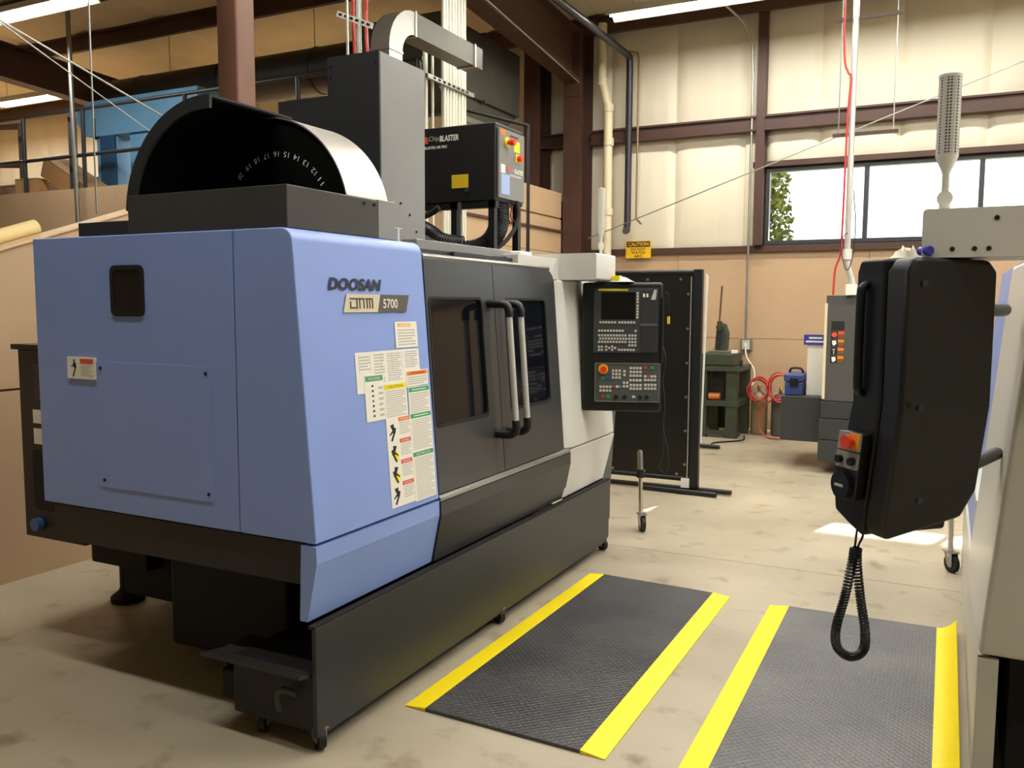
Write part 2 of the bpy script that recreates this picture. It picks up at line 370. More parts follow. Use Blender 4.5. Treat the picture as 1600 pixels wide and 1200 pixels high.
# guard rails
rail = thing('guard_rail', 'dark pipe guard railing along the mezzanine edge', 'railing', (-9, 7.98, 3.12))
for z in (4.25, 3.64): MB().tube([(XL + .1, 7.98, z), (-5.1, 7.98, z)], .026, 10).build('rail', m_gunm, rail)
for x in (-17.4, -15.6, -13.7, -11.75, -10.5, -8.6, -6.8, -5.15): MB().tube([(x, 7.98, 3.0), (x, 7.98, 4.25)], .028, 10).build('post', m_gunm, rail)
f = thing('rack_frame', 'brown square tube frame standing at the left end of the mezzanine', 'frame', (-12.7, 8.5, 3.12))
for p in ([(-12.3, 8.3, 3.12), (-12.3, 8.3, 4.28)], [(-13.2, 8.3, 3.12), (-13.2, 8.3, 4.28)], [(-13.2, 8.3, 4.28), (-12.3, 8.3, 4.25)], [(-13.2, 8.3, 3.72), (-12.3, 8.3, 3.66)], [(-13.2, 8.9, 4.4), (-13.2, 8.3, 4.28)], [(-13.2, 8.9, 3.12), (-13.2, 8.9, 4.4)]):
    MB().tube(p, .03, 4).build('bar', steel_brown, f)
f = thing('rack_frame', 'dark square tube upright pair behind the railing beside the blue press', 'frame', (-11.0, 8.2, 3.12))
for x, y in ((-10.95, 8.12), (-11.1, 8.3)): MB().tube([(x, y, 3.12), (x, y, 4.25)], .035, 4).build('upright', m_gunm, f)
MB().tube([(-10.95, 8.12, 4.0), (-11.1, 8.3, 4.0)], .03, 4).build('cross_bar', m_gunm, f)
def carton(name, label, c, dx, dy, dz, rz, rx=0, m=m_card, cat='box'):
    t = thing(name, label, cat, c, local=True); t.rotation_euler = (0, rx, rz)
    box(-dx / 2, dx / 2, -dy / 2, dy / 2, 0, dz).build('body', m, t)
    box(-dx / 2 + .005, dx / 2 - .005, -.03, .03, dz, dz + .002).build('tape', mat('brown_tape', (150, 112, 70), .35), t)
    box(-dx / 2, dx / 2, -dy / 2 - .002, dy / 2 + .002, dz - .02, dz - .012).build('flap_edge', mat('carton_edge', (120, 90, 58), .8), t)
carton('cardboard_box', 'long tan cardboard box tipped up on the mezzanine behind the railing', (-11.5, 8.60, 3.24), 1.4, .4, .30, R(-8), R(25))
carton('cardboard_box', 'small open cardboard box standing low beneath the tipped long box', (-11.85, 8.14, 3.12), .42, .2, .30, R(6))
carton('cardboard_box', 'dark brown flattened carton at the far left mezzanine edge', (-13.0, 8.14, 3.12), .9, .2, .24, R(-5), 0, mat('dark_card', (104, 82, 60), .8))
carton('cardboard_box', 'tan carton on the mezzanine left of the tall machine head', (-7.75, 9.2, 3.98), .34, .3, .34, 0)
carton('cardboard_box', 'lighter carton stacked right beside the tan mezzanine carton', (-7.3, 9.2, 3.98), .5, .3, .24, 0, 0, mat('pale_card', (196, 160, 112), .75))
sh = thing('storage_shelf', 'dark shelf on the mezzanine carrying two cartons', 'shelf', (-7.4, 9.2, 3.12))
box(-8.6, -6.4, 8.95, 9.45, 3.94, 3.98).build('board', m_gunm, sh)
for x in (-8.57, -6.43):
    for y in (8.98, 9.42): box(x - .02, x + .02, y - .02, y + .02, 3.12, 3.94).build('leg', m_gunm, sh)
# blue press on the mezzanine
bp = thing('blue_press', 'light blue steel press frame standing on the mezzanine', 'machine', (-10.2, 9.0, 3.12))
MB().prism([(-11.78, 4.5), (-11.78, 4.32), (-11.6, 4.12), (-11.45, 4.1), (-9.3, 4.1), (-9.3, 4.62), (-11.5, 4.62)], 8.85, 9.3, XZ).build('beam', m_bluem, bp, bevel=.01)
for x0, x1 in ((-11.42, -10.98), (-10.72, -10.15)): box(x0, x1, 8.9, 9.25, 3.12, 4.1).build('upright', m_bluem, bp, bevel=.01)
box(-11.3, -11.0, 8.86, 8.92, 3.12, 4.1).build('side_plate', mat('deep_blue_paint', (40, 84, 124), .5), bp)
for x in (-11.4, -9.75): box(x, x + .03, 8.83, 8.87, 4.06, 4.36).build('bracket', m_gunm, bp)

# ------------------------------------------------------------------ ceiling lights
m_tube = mat('lit_fluorescent_tube', (255, 250, 238), .5, emit=22)
def light_strip(x0, x1, y, z, label, watts=LAMP_W):
    t = thing('strip_light', label, 'light', ((x0 + x1) / 2, y, z), group='ceiling strip lights')
    MB().prism([(y - .16, z + .03), (y - .07, z + .10), (y - .05, z + .15), (y + .05, z + .15), (y + .07, z + .10), (y + .16, z + .03), (y + .15, z + .03), (y + .06, z + .09), (y - .06, z + .09), (y - .15, z + .03)], x0, x1, YZ).build('reflector', m_white, t)
    xm = (x0 + x1) / 2
    for a, b in ((x0 + .03, xm - .03), (xm + .03, x1 - .03)):
        for dy in (-.07, .07): MB().cyl((a, y + dy, z + .045), (b, y + dy, z + .045), .017, 10).build('tube', m_tube, t)
    for a in (x0 + .3, x1 - .3): MB().cyl((a, y, z + .15), (a, y, roofz(y) - .06), .004, 5).build('hanger_wire', m_galv, t)
    L = bpy.data.lights.new('tube_glow', 'AREA'); L.shape = 'RECTANGLE'; L.size = x1 - x0 - .05; L.size_y = .2; L.energy = watts; L.color = LAMP_C
    o = bpy.data.objects.new('tube_glow', L); COL.objects.link(o); o.parent = t; o.location = (0, 0, .02)
    return t
light_strip(-3.80, -1.36, 10.1, 5.05, 'lit white strip light hanging near the back wall above the window')
light_strip(-1.34, 1.10, 10.1, 5.05, 'second strip light continuing right of the one near the back wall')
light_strip(-11.2, -8.76, 6.8, 5.02, 'lit white strip light at the top left corner of the picture')
light_strip(-14.75, -13.25, 9.55, 4.98, 'small bright strip light over the mezzanine at far left')
light_strip(-17.5, -15.06, 9.55, 4.98, 'unseen strip light added to brighten the far left mezzanine wall')  # added out of view to brighten the wall behind the railing
light_strip(-10.4, -7.96, 10.9, 4.5, 'added strip light hidden behind the black duct to brighten the mezzanine')  # added out of sight to lift the light over the mezzanine
nm = ['first', 'second', 'third', 'fourth', 'fifth']
for yy, ww, xx in ((7.25, 'over the screen', (-3.9, -1.3, 1.3, 3.9, 6.5)), (4.4, 'over the doors', (-3.9, -1.3, 1.3, 3.9, 6.5)), (1.5, 'over the near aisle', (-3.9, 1.3))):  # unseen rows; right-hand units are added to light the machine faces
    for i, x in enumerate(xx):
        light_strip(x, x + 2.44, yy, 5.05, f'unseen strip light above the frame {ww}, {nm[i]} from the left')

# ------------------------------------------------------------------ ducts and pipes overhead
d = thing('round_duct', 'long matt black round duct hung across the mezzanine bay', 'duct', (-9, 9.1, 4.45))
MB().tube([(-12.0, 9.75, 4.86), (-6.45, 9.75, 4.86)], .31, 20).build('pipe', mat('black_duct', (36, 36, 36), .5), d, smooth=True)
for x in (-11.3, -9.6, -7.9, -6.6): MB().tube([(x - .02, 9.75, 4.86), (x + .02, 9.75, 4.86)], .32, 20).build('joint_band', mat('black_duct', (36, 36, 36), .5), d, smooth=True)
for x in (-10.8, -8.0): MB().cyl((x, 9.75, 5.15), (x, 9.75, 5.72), .006, 6).build('hanger', m_galv, d)
d = thing('hvac_duct', 'dark rectangular air duct with drop end beyond the white conduits', 'duct', (-5.6, 9.6, 4.0))
box(-6.4, -5.25, 8.6, 10.6, 4.15, 4.95).build('trunk', m_dgalv, d, bevel=.01)
MB().prism([(8.6, 4.15), (10.6, 4.15), (10.2, 3.9), (8.9, 3.9)], -6.3, -5.3, YZ).build('drop_box', m_dgalv, d)
MB().prism([(8.9, 3.9), (10.2, 3.9), (10.3, 3.84), (8.8, 3.84)], -6.35, -5.25, YZ).build('diffuser', m_galv, d)
for z in (4.15, 4.95): box(-6.43, -5.22, 9.58, 9.62, z - .02, z + .02).build('seam', m_dgalv, d)
# galvanised elbow duct behind the column cover
d = thing('elbow_duct', 'bright galvanised square duct with elbow behind the tall machine column', 'duct', (-4.3, 6.1, 2.2))
X0, X1 = -4.27, -4.09
box(X0, X1, 5.90, 6.09, 2.3, 3.70).build('riser', m_galv, d)
box(X0 - .006, X1 + .006, 5.894, 6.096, 3.69, 3.71).build('flange_joint', m_galv, d)
pts = [(6.28 - .38 * math.cos(R(90 * i / 8)), 3.70 + .38 * math.sin(R(90 * i / 8))) for i in range(9)]
inn = [(6.28 - .19 * math.cos(R(90 * i / 8)), 3.70 + .19 * math.sin(R(90 * i / 8))) for i in range(9)]
MB().prism(pts + inn[::-1], X0, X1, YZ).build('elbow', m_galv, d, smooth=True)
box(X0, X1, 6.28, 7.45, 3.89, 4.08).build('trunk', m_dgalv, d)
for y in (6.285, 7.3): box(X0 - .01, X1 + .01, y - .012, y + .012, 3.88, 4.09).build('flange_joint', m_galv, d)
# conduit bundle
for i in range(8):
    y = 7.53 + .058 * i
    o = MB().cyl((-4.57, y, .02), (-4.57, y, roofz(y) - .05), .021 if i % 3 else .026, 10).build('conduit', m_condw, smooth=True)
    tag(o, ['leftmost pale conduit of the tight vertical bundle', 'second pale conduit from the left in the vertical bundle', 'third pale conduit from the left in the vertical bundle', 'fourth pale conduit from the left in the vertical bundle', 'fourth pale conduit from the right in the vertical bundle', 'third pale conduit from the right in the vertical bundle', 'second pale conduit from the right in the vertical bundle', 'rightmost pale conduit of the tight vertical bundle'][i], 'conduit', 'vertical conduit bundle')
for i, (y, r, l) in enumerate(((7.19, .024, 'single white conduit just left of the vertical bundle'), (7.32, .014, 'thin grey conduit between the single white one and the bundle'))):
    tag(MB().cyl((-4.57, y, .02), (-4.57, y, 4.2), r, 10).build('conduit', m_condw, smooth=True), l, 'conduit', 'vertical conduit bundle')
st = thing('strut_channel', 'slotted steel strut clamping the pale conduits together', 'bracket', (-4.53, 7.7, 3.85))
box(-4.545, -4.515, 7.15, 8.05, 3.80, 3.84).build('channel', m_galv, st)
for i in range(8): box(-4.515, -4.511, 7.25 + i * .09, 7.29 + i * .09, 3.81, 3.83).build('slot', m_matte, st)
# drop to the tall machine column: conduit, hoses and slotted bar
rz_ = roofz(3.66) - .06
tag(MB().tube([(-2.72, 3.66, 2.80), (-2.73, 3.66, rz_)], .014, 10).build('conduit', m_satin, smooth=True), 'bright steel conduit dropping onto the tall machine column', 'conduit')
tag(MB().tube([(-2.745, 3.60, 2.80), (-2.755, 3.60, rz_)], .007, 10).build('conduit', m_satin, smooth=True), 'thinner steel conduit beside the bright one above the tall column', 'conduit')
tag(MB().tube(spline([(-2.665, 3.66, 2.80), (-2.67, 3.66, 2.93), (-2.69, 3.68, 3.1), (-2.685, 3.68, 3.5), (-2.68, 3.68, rz_)]), .009, 8).build('air_hose', m_red, smooth=True), 'red hose right of the conduit above the tall machine column', 'hose')
tag(MB().tube(spline([(-2.74, 3.74, 2.80), (-2.78, 3.74, 2.95), (-2.80, 3.72, 3.2), (-2.80, 3.72, rz_)]), .008, 8).build('air_hose', m_red, smooth=True), 'red hose left of the conduit above the tall machine column', 'hose')
sb = thing('strut_channel', 'short white slotted bar bracing the conduits above the tall column', 'bracket', (-2.7, 3.64, 3.0))
pm = plane((-2.83, 3.63, 3.115), (.9, 0, -.38), (.38, 0, .9))
MB().box(0, .235, -.014, .014, -.004, .004, pm).build('bar', m_white, sb)
for i in range(6): MB().box(.012 + i * .037, .034 + i * .037, -.006, .006, .0042, .0052, pm).build('slot', m_matte, sb)
tag(MB().cyl((-2.665, 3.60, 2.9), (-2.66, 3.60, rz_), .003, 6).build('hanging_wire', m_galv), 'thin hanger rod at the right end of the slotted bar', 'wire')
# roof pipe, cream drain pipe and gas pipe on the back wall
tag(MB().tube([(-4.03, YF + .1, 5.02), (-4.03, 11.40, 5.02), (-4.02, 11.46, 5.0), (-4.02, 11.48, 4.93), (-4.02, 11.48, 2.78), (-4.02, 11.46, 2.70), (-3.98, 11.3, 2.66), (-3.93, 11.2, 2.66)], .047, 14).build('gas_pipe', m_gunm, smooth=True), 'dark grey pipe running along the roof and down the back wall', 'pipe')
tag(MB().tube([(-4.0, 11.42, 5.06), (-3.92, 11.5, 5.06), (-3.90, 11.5, 4.98), (-3.90, 11.5, 2.84), (-3.86, 11.5, 2.80), (-3.80, 11.4, 2.76)], .016, 10).build('gas_pipe', mat('tan_pipe', (140, 116, 84), .4), smooth=True), 'thin tan pipe beside the dark grey wall pipe', 'pipe')
dp = thing('drain_pipe', 'cream plastic drain pipe with couplings down the back wall', 'pipe', (-4.3, 11.45, 0))
MB().tube([(-4.42, 11.48, 5.5), (-4.42, 11.48, 4.75), (-4.32, 11.48, 4.35), (-4.31, 11.48, 0)], .062, 16).build('pipe', m_cream, dp, smooth=True)
for z, x in ((4.72, -4.415), (4.36, -4.32), (3.9, -4.31), (2.95, -4.31)): MB().cyl((x, 11.48, z - .05), (x, 11.48, z + .05), .072, 16).build('coupling', m_cream, dp, smooth=True)
tag(MB().tube([(-2.38, 11.55, 1.2), (-2.38, 11.55, 4.6), (-2.40, 11.55, 5.0), (-2.5, 11.4, 5.25), (-2.62, 10.6, 5.3)], .016, 10).build('conduit', m_galv, smooth=True), 'thin steel conduit beside the window jamb down to the outlet', 'conduit')
tag(MB().tube([(-4.55, 11.36, 2.58), (3.0, 11.36, 5.20)], .008, 6).build('brace_rod', m_galv), 'long diagonal brace rod crossing the back wall and window', 'rod')
tag(MB().tube([(-4.87, 3.0, 3.30), (-4.87, 4.8, 2.795)], .007, 6).build('brace_rod', m_galv), 'upper diagonal brace rod at left descending behind the tool magazine', 'rod', 'left brace rods')
tag(MB().tube([(-4.87, 3.0, 3.315), (-4.87, 4.8, 2.56)], .005, 6).build('brace_rod', m_galv), 'lower diagonal brace rod at left descending behind the tool magazine', 'rod', 'left brace rods')
tag(MB().tube([(-5.16, 4.0, 2.25), (-5.16, 4.0, 6.2)], .006, 6).build('hanging_wire', m_galv), 'thin vertical wire hanging in front of the blue press', 'wire')
tag(MB().tube([(-10.5, 7.85, 2.3), (-10.55, 7.85, 5.9)], .03, 12).build('conduit', m_galv, smooth=True), 'thick grey conduit crossing the mezzanine railing at left', 'conduit')
# conduit on the underside near rafter
tag(MB().tube([(-4.45, 6.5, zr1(6.5) - .06), (-4.60, 11.1, zr1(11.1) - .06)], .010, 8).build('conduit', m_galv), 'thin conduit clipped under the large brown rafter', 'conduit')
# trapeze hanger and service drop by the window
tr = thing('trapeze_hanger', 'thin rod trapeze hanging in front of the back wall', 'hanger', (-.8, 9.0, 3.27))
for x in (-1.03, -.545): MB().cyl((x, 9, 3.27), (x, 9, roofz(9) - .06), .006, 6).build('rod', m_galv, tr)
for z in (3.29, 4.365): box(-1.08, -.50, 8.98, 9.02, z - .015, z + .015).build('cross_bar', steel_brown, tr)
sd = thing('service_drop', 'bright steel conduit drop with bend feeding the grey machine', 'conduit', (-.9, 9.0, 1.76))
MB().tube([(-.905, 8.95, roofz(9) - .05), (-.903, 8.95, 2.3), (-.90, 8.95, 2.05), (-.85, 8.95, 1.9), (-.835, 8.95, 1.80)], .028, 12).build('pipe', m_satin, sd, smooth=True)
MB().cyl((-.902, 8.95, 2.1), (-.90, 8.95, 2.2), .042, 12).build('coupling', m_white, sd, smooth=True)
box(-.90, -.80, 8.9, 9.0, 1.757, 1.86).build('junction_box', m_white, sd, bevel=.005)
tag(MB().tube(spline([(-1.0, 8.9, 6.0), (-1.0, 8.9, 4.45), (-.985, 8.9, 3.98), (-.95, 8.9, 3.85), (-.925, 8.9, 3.78), (-.94, 8.9, 3.4), (-.95, 8.9, 2.4), (-.96, 8.9, 2.15), (-1.0, 8.9, 2.0), (-1.01, 8.9, 1.76)]), .010, 8).build('air_hose', m_red, smooth=True), 'red air hose hanging beside the bright service drop', 'hose')
tag(MB().tube(spline([(-.86, 8.88, 2.75), (-.83, 8.88, 2.4), (-.85, 8.88, 2.1), (-.9, 8.88, 2.0), (-.96, 8.88, 2.25), (-.9, 8.88, 2.35)]), .005, 6).build('tie_wire', m_gunm, smooth=True), 'loose dark wire looped round the service drop', 'wire')

# ------------------------------------------------------------------ blue machining centre
MA = thing('machining_centre', 'large blue and black machining centre with dark sliding doors', 'machine', (-2.75, 3.9, 0))
LX = lambda z: -2.0 - .0763 * (z - .78)                    # leaning front plane
FR = lambda y, z, n=0: V(LX(z) + n, y, z)                  # (y, z, outward)
SD = lambda x, z, n=0: V(x, 2.40 - n, z)                   # near side panel
def part(mb, name, m, p=None, **k): return mb.build(name, m, p or MA, **k)
Y1, YD, Y2, Y3 = 3.245, 3.893, 4.655, 5.50
# blue end covers
part(MB().prism([(-3.51, .785), (-2.369, .785), (-2.369, 1.923), (-3.51, 1.923)], 2.40, 3.2, XZ), 'side_cover', m_blue, bevel=.006)
prof = [(-2.365, .785), (-2.0, .785)]
for i in range(7):
    a = R(4.4 + (90 - 4.4) * i / 6); prof.append((-2.138 + .052 * math.cos(a), 1.871 + .052 * math.sin(a)))
prof.append((-2.365, 1.923))
part(MB().prism(prof, 2.40, Y1, XZ), 'front_cover', m_blue, bevel=.006)
part(MB().prism([(-2.07, .775), (-2.0, .775), (-1.998, .712), (-2.045, .49), (-2.08, .49)], 2.40, Y1, XZ), 'lower_cover', m_blue)
part(MB().ring(rrect(-3.029, -2.837, 1.598, 1.802, .028), rrect(-3.012, -2.854, 1.616, 1.784, .02), .0, .006, SD), 'window_seal', m_matte)
part(MB().prism(rrect(-3.015, -2.851, 1.613, 1.787, .02), .0, .002, SD), 'window_pane', mat('brown_dark_glass', (34, 28, 26), .25))
ap = part(MB().prism(rrect(-3.131, -2.492, .889, 1.412, .004, 2), .0, .0042, SD), 'access_panel', m_blue)
for x in (-3.105, -2.515):
    for z in (.918, 1.385): MB().cyl(SD(x, z, .004), SD(x, z, .0075), .0075, 8).build('screw', m_matte, ap)
# warning label on the side
s = part(MB().box(-3.307, -3.133, 1.336, 1.426, 0, .008, SD), 'warning_label', m_paper)
MB().box(-3.225, -3.145, 1.400, 1.420, .008, .009, SD).build('red_header', m_lred, s)
def figure(fn, u, v, sz, p):
    mb = MB()
    for poly in ([(-.05, .42), (.05, .45), (.06, .33), (-.04, .30)], [(-.08, .28), (.10, .30), (.16, .05), (.04, -.02), (-.02, .05)], [(.04, .0), (.14, .04), (.02, -.22), (-.08, -.46), (-.14, -.42), (-.06, -.2)], [(.0, .22), (-.22, .10), (-.22, .06), (.02, .14)]):
        mb.prism([(u + a * sz, v + b * sz) for a, b in poly], .008, .009, fn)
    mb.build('pictogram', m_ink, p)
figure(SD, -3.262, 1.38, .082, s)
mb = MB()
for i in range(7): mb.box(-3.222, -3.15 - .012 * (i % 3), 1.388 - i * .0065, 1.3905 - i * .0065, .008, .0086, SD)
mb.build('printed_text', m_gink, s)
# body masses
part(box(-3.46, -2.12, 3.2, 5.45, .78, 1.84), 'enclosure_body', m_char)
part(box(-3.47, -2.08, 2.42, 5.42, .62, .775), 'base_tray', mat('dark_base_paint', (30, 30, 28), .5))
part(box(-3.15, -2.45, 2.75, 5.2, .08, .62), 'base_casting', m_matte, bevel=.02)
part(MB().prism([(2.66, .60), (2.66, .53), (2.8, .48), (3.4, .48), (3.4, .60)], -3.97, -3.47, YZ), 'chip_chute', m_matte)
part(box(-4.02, -3.60, 3.0, 3.5, .28, .50), 'leg_block', m_matte, bevel=.01)
part(box(-3.9, -3.1, 3.1, 5.2, .1, .60), 'rear_casting', m_matte, bevel=.01)
for x, y in ((-4.02, 3.22), (-3.2, 4.9), (-2.6, 4.9), (-2.75, 2.9)):
    f = part(MB().lathe([(.09, 0), (.09, .03), (.05, .06), (.04, .08), (.04, .32)], (x, y, 0), n=14), 'leveling_foot', m_matte, smooth=True)
part(MB().tube([(-3.96, 2.75, .52), (-4.03, 2.75, .50), (-4.05, 2.75, .53)], .02, 8), 'hose_stub', m_matte, smooth=True)
# rear left black cabinet
cb = part(box(-3.98, -3.55, 2.62, 3.2, .52, 1.43), 'chiller_cabinet', m_black, bevel=.006)
box(-4.0, -3.53, 2.60, 3.22, 1.43, 1.455).build('lid', m_black, cb)
PC = lambda u, z, n=0: V(u, 2.62 - n, z)
for a in ((-3.86, -3.62, 1.19, 1.36),): MB().box(*a, 0, .004, PC).build('name_plate', m_gunm, cb)
text('Ver', PC, -3.815, 1.285, .10, .045, .006).build('lettering', m_paper, cb)
MB().box(-3.815, -3.75, 1.215, 1.235, .004, .006, PC).build('printed_text', m_paper, cb)
for a in ((-3.88, -3.82, 1.08, 1.145), (-3.88, -3.79, .98, 1.055)): MB().box(*a, 0, .004, PC).build('paper_label', m_paper, cb)
MB().prism(rrect(-3.90, -3.60, .66, .95, .02), 0, .003, PC).build('vent_panel', m_matte, cb)
MB().cyl(PC(-3.87, .59), PC(-3.87, .59, .03), .032, 16).build('blue_knob', mat('blue_knob', (58, 100, 160), .4), cb, smooth=True)
MB().tube([(-3.86, 2.9, 1.455), (-3.86, 2.9, 1.50), (-3.84, 2.9, 1.515)], .018, 10).build('hose_fitting', mat('brass', (190, 150, 90), .3, .9), cb)
# lettering on the front
text('DOOSAN', FR, 2.575, 1.703, .342, .048, .003, .25, .046).build('maker_lettering', mat('navy_letter', (38, 42, 60), .4), MA)
pl = part(MB().prism([(2.657, 1.619), (2.877, 1.619), (2.902, 1.690), (2.683, 1.690)], 0, .004, FR), 'model_plate', mat('beige_plate', (214, 204, 176), .35))
part(MB().prism([(2.877, 1.619), (3.082, 1.619), (3.111, 1.690), (2.902, 1.690)], 0, .004, FR), 'model_plate', mat('dark_plate', (92, 88, 80), .35))
mb = MB(); uu = 2.702                                        # the stylised letters d n m
def stroke(y0, z0, y1, z1): mb.box(min(y0, y1) - .0035, max(y0, y1) + .0035, min(z0, z1) - .003, max(z0, z1) + .003, .004, .0055, FR)
zt, zb = 1.672, 1.637
stroke(uu, zt, uu + .04, zt); stroke(uu + .04, zt, uu + .04, zb); stroke(uu, zb, uu + .04, zb); stroke(uu, zt - .014, uu, zb)
stroke(uu + .058, zt, uu + .058, zb); stroke(uu + .05, zt, uu + .085, zt); stroke(uu + .085, zt, uu + .085, zb)
for q in (.106, .124, .142): stroke(uu + q, zt, uu + q, zb)
stroke(uu + .1, zt, uu + .142, zt)
mb.build('model_lettering', mat('brown_letter', (80, 66, 54), .5), pl)
text('5700', FR, 2.915, 1.635, .105, .038, .0055, .08, .012).build('model_number', m_paper, pl)
# sheets of labels
def sticker(y0, y1, z0, z1, n=.0015): return part(MB().box(y0, y1, z0, z1, 0, n, FR), 'instruction_label', m_paper)
def lines(p, y0, y1, z0, z1, step, n=.0015, m=m_gink):
    mb = MB(); z = z1; i = 0
    while z > z0:
        mb.box(y0, y1 - (.18 * (y1 - y0) if i % 4 == 3 else 0), z - step * .42, z, n, n + .0004, FR); z -= step; i += 1
    mb.build('printed_text', m, p)
def header(p, y0, y1, z0, z1, m, word, n=.0015, ink=m_paper):
    h = MB().box(y0, y1, z0, z1, n, n + .0005, FR).build('header', m, p)
    if word: text(word, FR, y0 + (y1 - y0) * .15, z0 + (z1 - z0) * .25, (y1 - y0) * .7, (z1 - z0) * .5, n + .001).build('lettering', ink, p)
    else: MB().box(y0 + (y1 - y0) * .15, y1 - (y1 - y0) * .15, z0 + (z1 - z0) * .4, z0 + (z1 - z0) * .6, n + .0005, n + .001, FR).build('printed_text', ink, p)
s = sticker(2.992, 3.158, 1.469, 1.578); header(s, 3.012, 3.11, 1.556, 1.572, mat('peach_label', (244, 190, 130), .5), 'WARNING'); lines(s, 3.01, 3.14, 1.48, 1.545, .012)
s = sticker(2.708, 3.16, 1.30, 1.462, .001); 
lines(s, 2.73, 2.80, 1.385, 1.445, .012, .001); lines(s, 2.83, 2.90, 1.34, 1.45, .012, .001); lines(s, 2.92, 3.02, 1.34, 1.45, .009, .001); lines(s, 3.05, 3.145, 1.385, 1.452, .009, .001)
for i in range(6): MB().box(2.70 + .075 * i + .03, 2.70 + .075 * i + .0315, 1.38, 1.455, .001, .0014, FR).build('table_line', m_gink, s)
s = sticker(2.755, 2.885, 1.185, 1.372, .002); header(s, 2.762, 2.878, 1.345, 1.366, m_lgrn, 'TOOL LOADING', .002); lines(s, 2.80, 2.812, 1.2, 1.33, .02, .002, m_ink); lines(s, 2.845, 2.875, 1.2, 1.32, .022, .002)
s = sticker(2.88, 3.045, 1.182, 1.326, .0025); header(s, 2.884, 3.04, 1.302, 1.323, m_lyel, 'CAUTION', .0025, m_ink); lines(s, 2.89, 3.035, 1.19, 1.295, .0085, .0025)
s = sticker(3.05, 3.219, 1.303, 1.369, .0025); header(s, 3.056, 3.213, 1.349, 1.366, m_oran, 'WARNING', .0025, m_ink); lines(s, 3.06, 3.21, 1.307, 1.342, .009, .0025)
s = sticker(3.056, 3.222, .810, 1.298, .003)
for z, w in ((1.277, ''), (1.165, ''), (1.0, 'SAFETY PRECAUTION')): header(s, 3.06, 3.218, z, z + .019, m_lgrn, w, .003)
lines(s, 3.066, 3.21, 1.19, 1.27, .0085, .003); lines(s, 3.066, 3.214, 1.03, 1.158, .0078, .003); lines(s, 3.068, 3.214, .82, .993, .0078, .003)
s = sticker(2.881, 3.056, .815, 1.182, .002)
for i, (z, mm) in enumerate(((1.165, m_oran), (1.075, m_lred), (.987, m_lred), (.897, m_lred))):
    header(s, 2.968, 3.05, z, z + .017, mm, 'DANGER' if i else 'WARNING', .002); lines(s, 2.974, 3.048, z - .055, z - .006, .0085, .002)
mbk = MB(); mby = MB()
for i, zc in enumerate((1.125, 1.036, .948, .862)):
    k = 1 if i in (0, 3) else -1
    for poly in ([(-.25, .4), (.1, .45), (.1, .2), (-.1, .15)], [(-.1, .3), (.3, .2), (.2, -.1), (-.05, -.05)], [(.05, 0), (.2, -.05), (-.1, -.5), (-.25, -.45)], [(-.05, .1), (-.35, -.1), (-.32, -.18), (0, 0)]):
        mbk.prism([(2.925 + a * k * .075, zc + b * .075) for a, b in poly], .002, .0026, FR)
    if i in (1, 2): mby.prism([(2.935 + .022 * math.cos(q * .63), zc - .012 + .022 * math.sin(q * .63)) for q in range(10)], .002, .0023, FR)
mbk.build('pictogram', m_ink, s); mby.build('pictogram', m_lyel, s)
# sliding doors
def door(y0, y1, w0, w1, cr):
    d = part(MB().ring(rrect(y0, y1, .803, 1.852, cr, 6), rrect(w0, w1, 1.098, 1.687, .03, 6), -.05, .0, FR), 'sliding_door', m_door, smooth=True)
    MB().ring(rrect(w0, w1, 1.098, 1.687, .03, 6), rrect(w0 + .012, w1 - .012, 1.11, 1.675, .024, 6), -.02, .003, FR).build('window_seal', m_matte, d)
    MB().prism(rrect(w0 + .008, w1 - .008, 1.106, 1.679, .025, 6), -.018, -.010, FR).build('window_pane', m_glass, d)
    return d
d1 = door(Y1 + .004, YD - .003, 3.266, 3.762, [.004, .004, .004, .004])
d2 = door(YD + .003, Y2, 4.005, 4.512, [.085, .004, .004, .004])
part(MB().prism([(-.075, .0), (.0, -.004), (.012, .008), (.014, .02), (.008, .03), (-.02, .036), (-.075, .036)], Y1 + .004, 4.60, lambda u, v, a: V(LX(1.85) + u - .012, a, 1.845 + v)), 'door_header', mat('sill_metal', (138, 137, 132), .3, .55), smooth=True)
def handle(y, d):
    o = .115
    a = [FR(y, 1.655, .0), FR(y, 1.655, o - .04), FR(y, 1.648, o - .012), FR(y, 1.622, o), FR(y, 1.59, o)]
    b = [FR(y, 1.075, o), FR(y, 1.035, o), FR(y, 1.01, o - .015), FR(y, 1.0, o - .05), FR(y, 1.0, 0)]
    MB().tube(spline(a, 3), .021, 10).build('handle_arm', m_blk2, d, smooth=True)
    MB().tube(spline(b, 3), .021, 10).build('handle_arm', m_blk2, d, smooth=True)
    MB().tube([FR(y, 1.59, o), FR(y, 1.075, o)], .016, 14).build('handle_bar', m_satin, d, smooth=True)
handle(3.825, d1); handle(3.955, d2)
# sill and lower front panel
part(MB().prism([(-2.06, .775), (-2.06, .792), (-2.004, .797), (-1.994, .785), (-1.994, .772)], Y1 + .004, 4.735, XZ), 'door_sill', mat('sill_metal', (138, 137, 132), .3, .55))
part(MB().prism([(-2.06, .768), (-1.993, .768), (-1.991, .705), (-2.035, .49), (-2.06, .49)], Y1 + .004, 4.735, XZ), 'lower_panel', m_char)
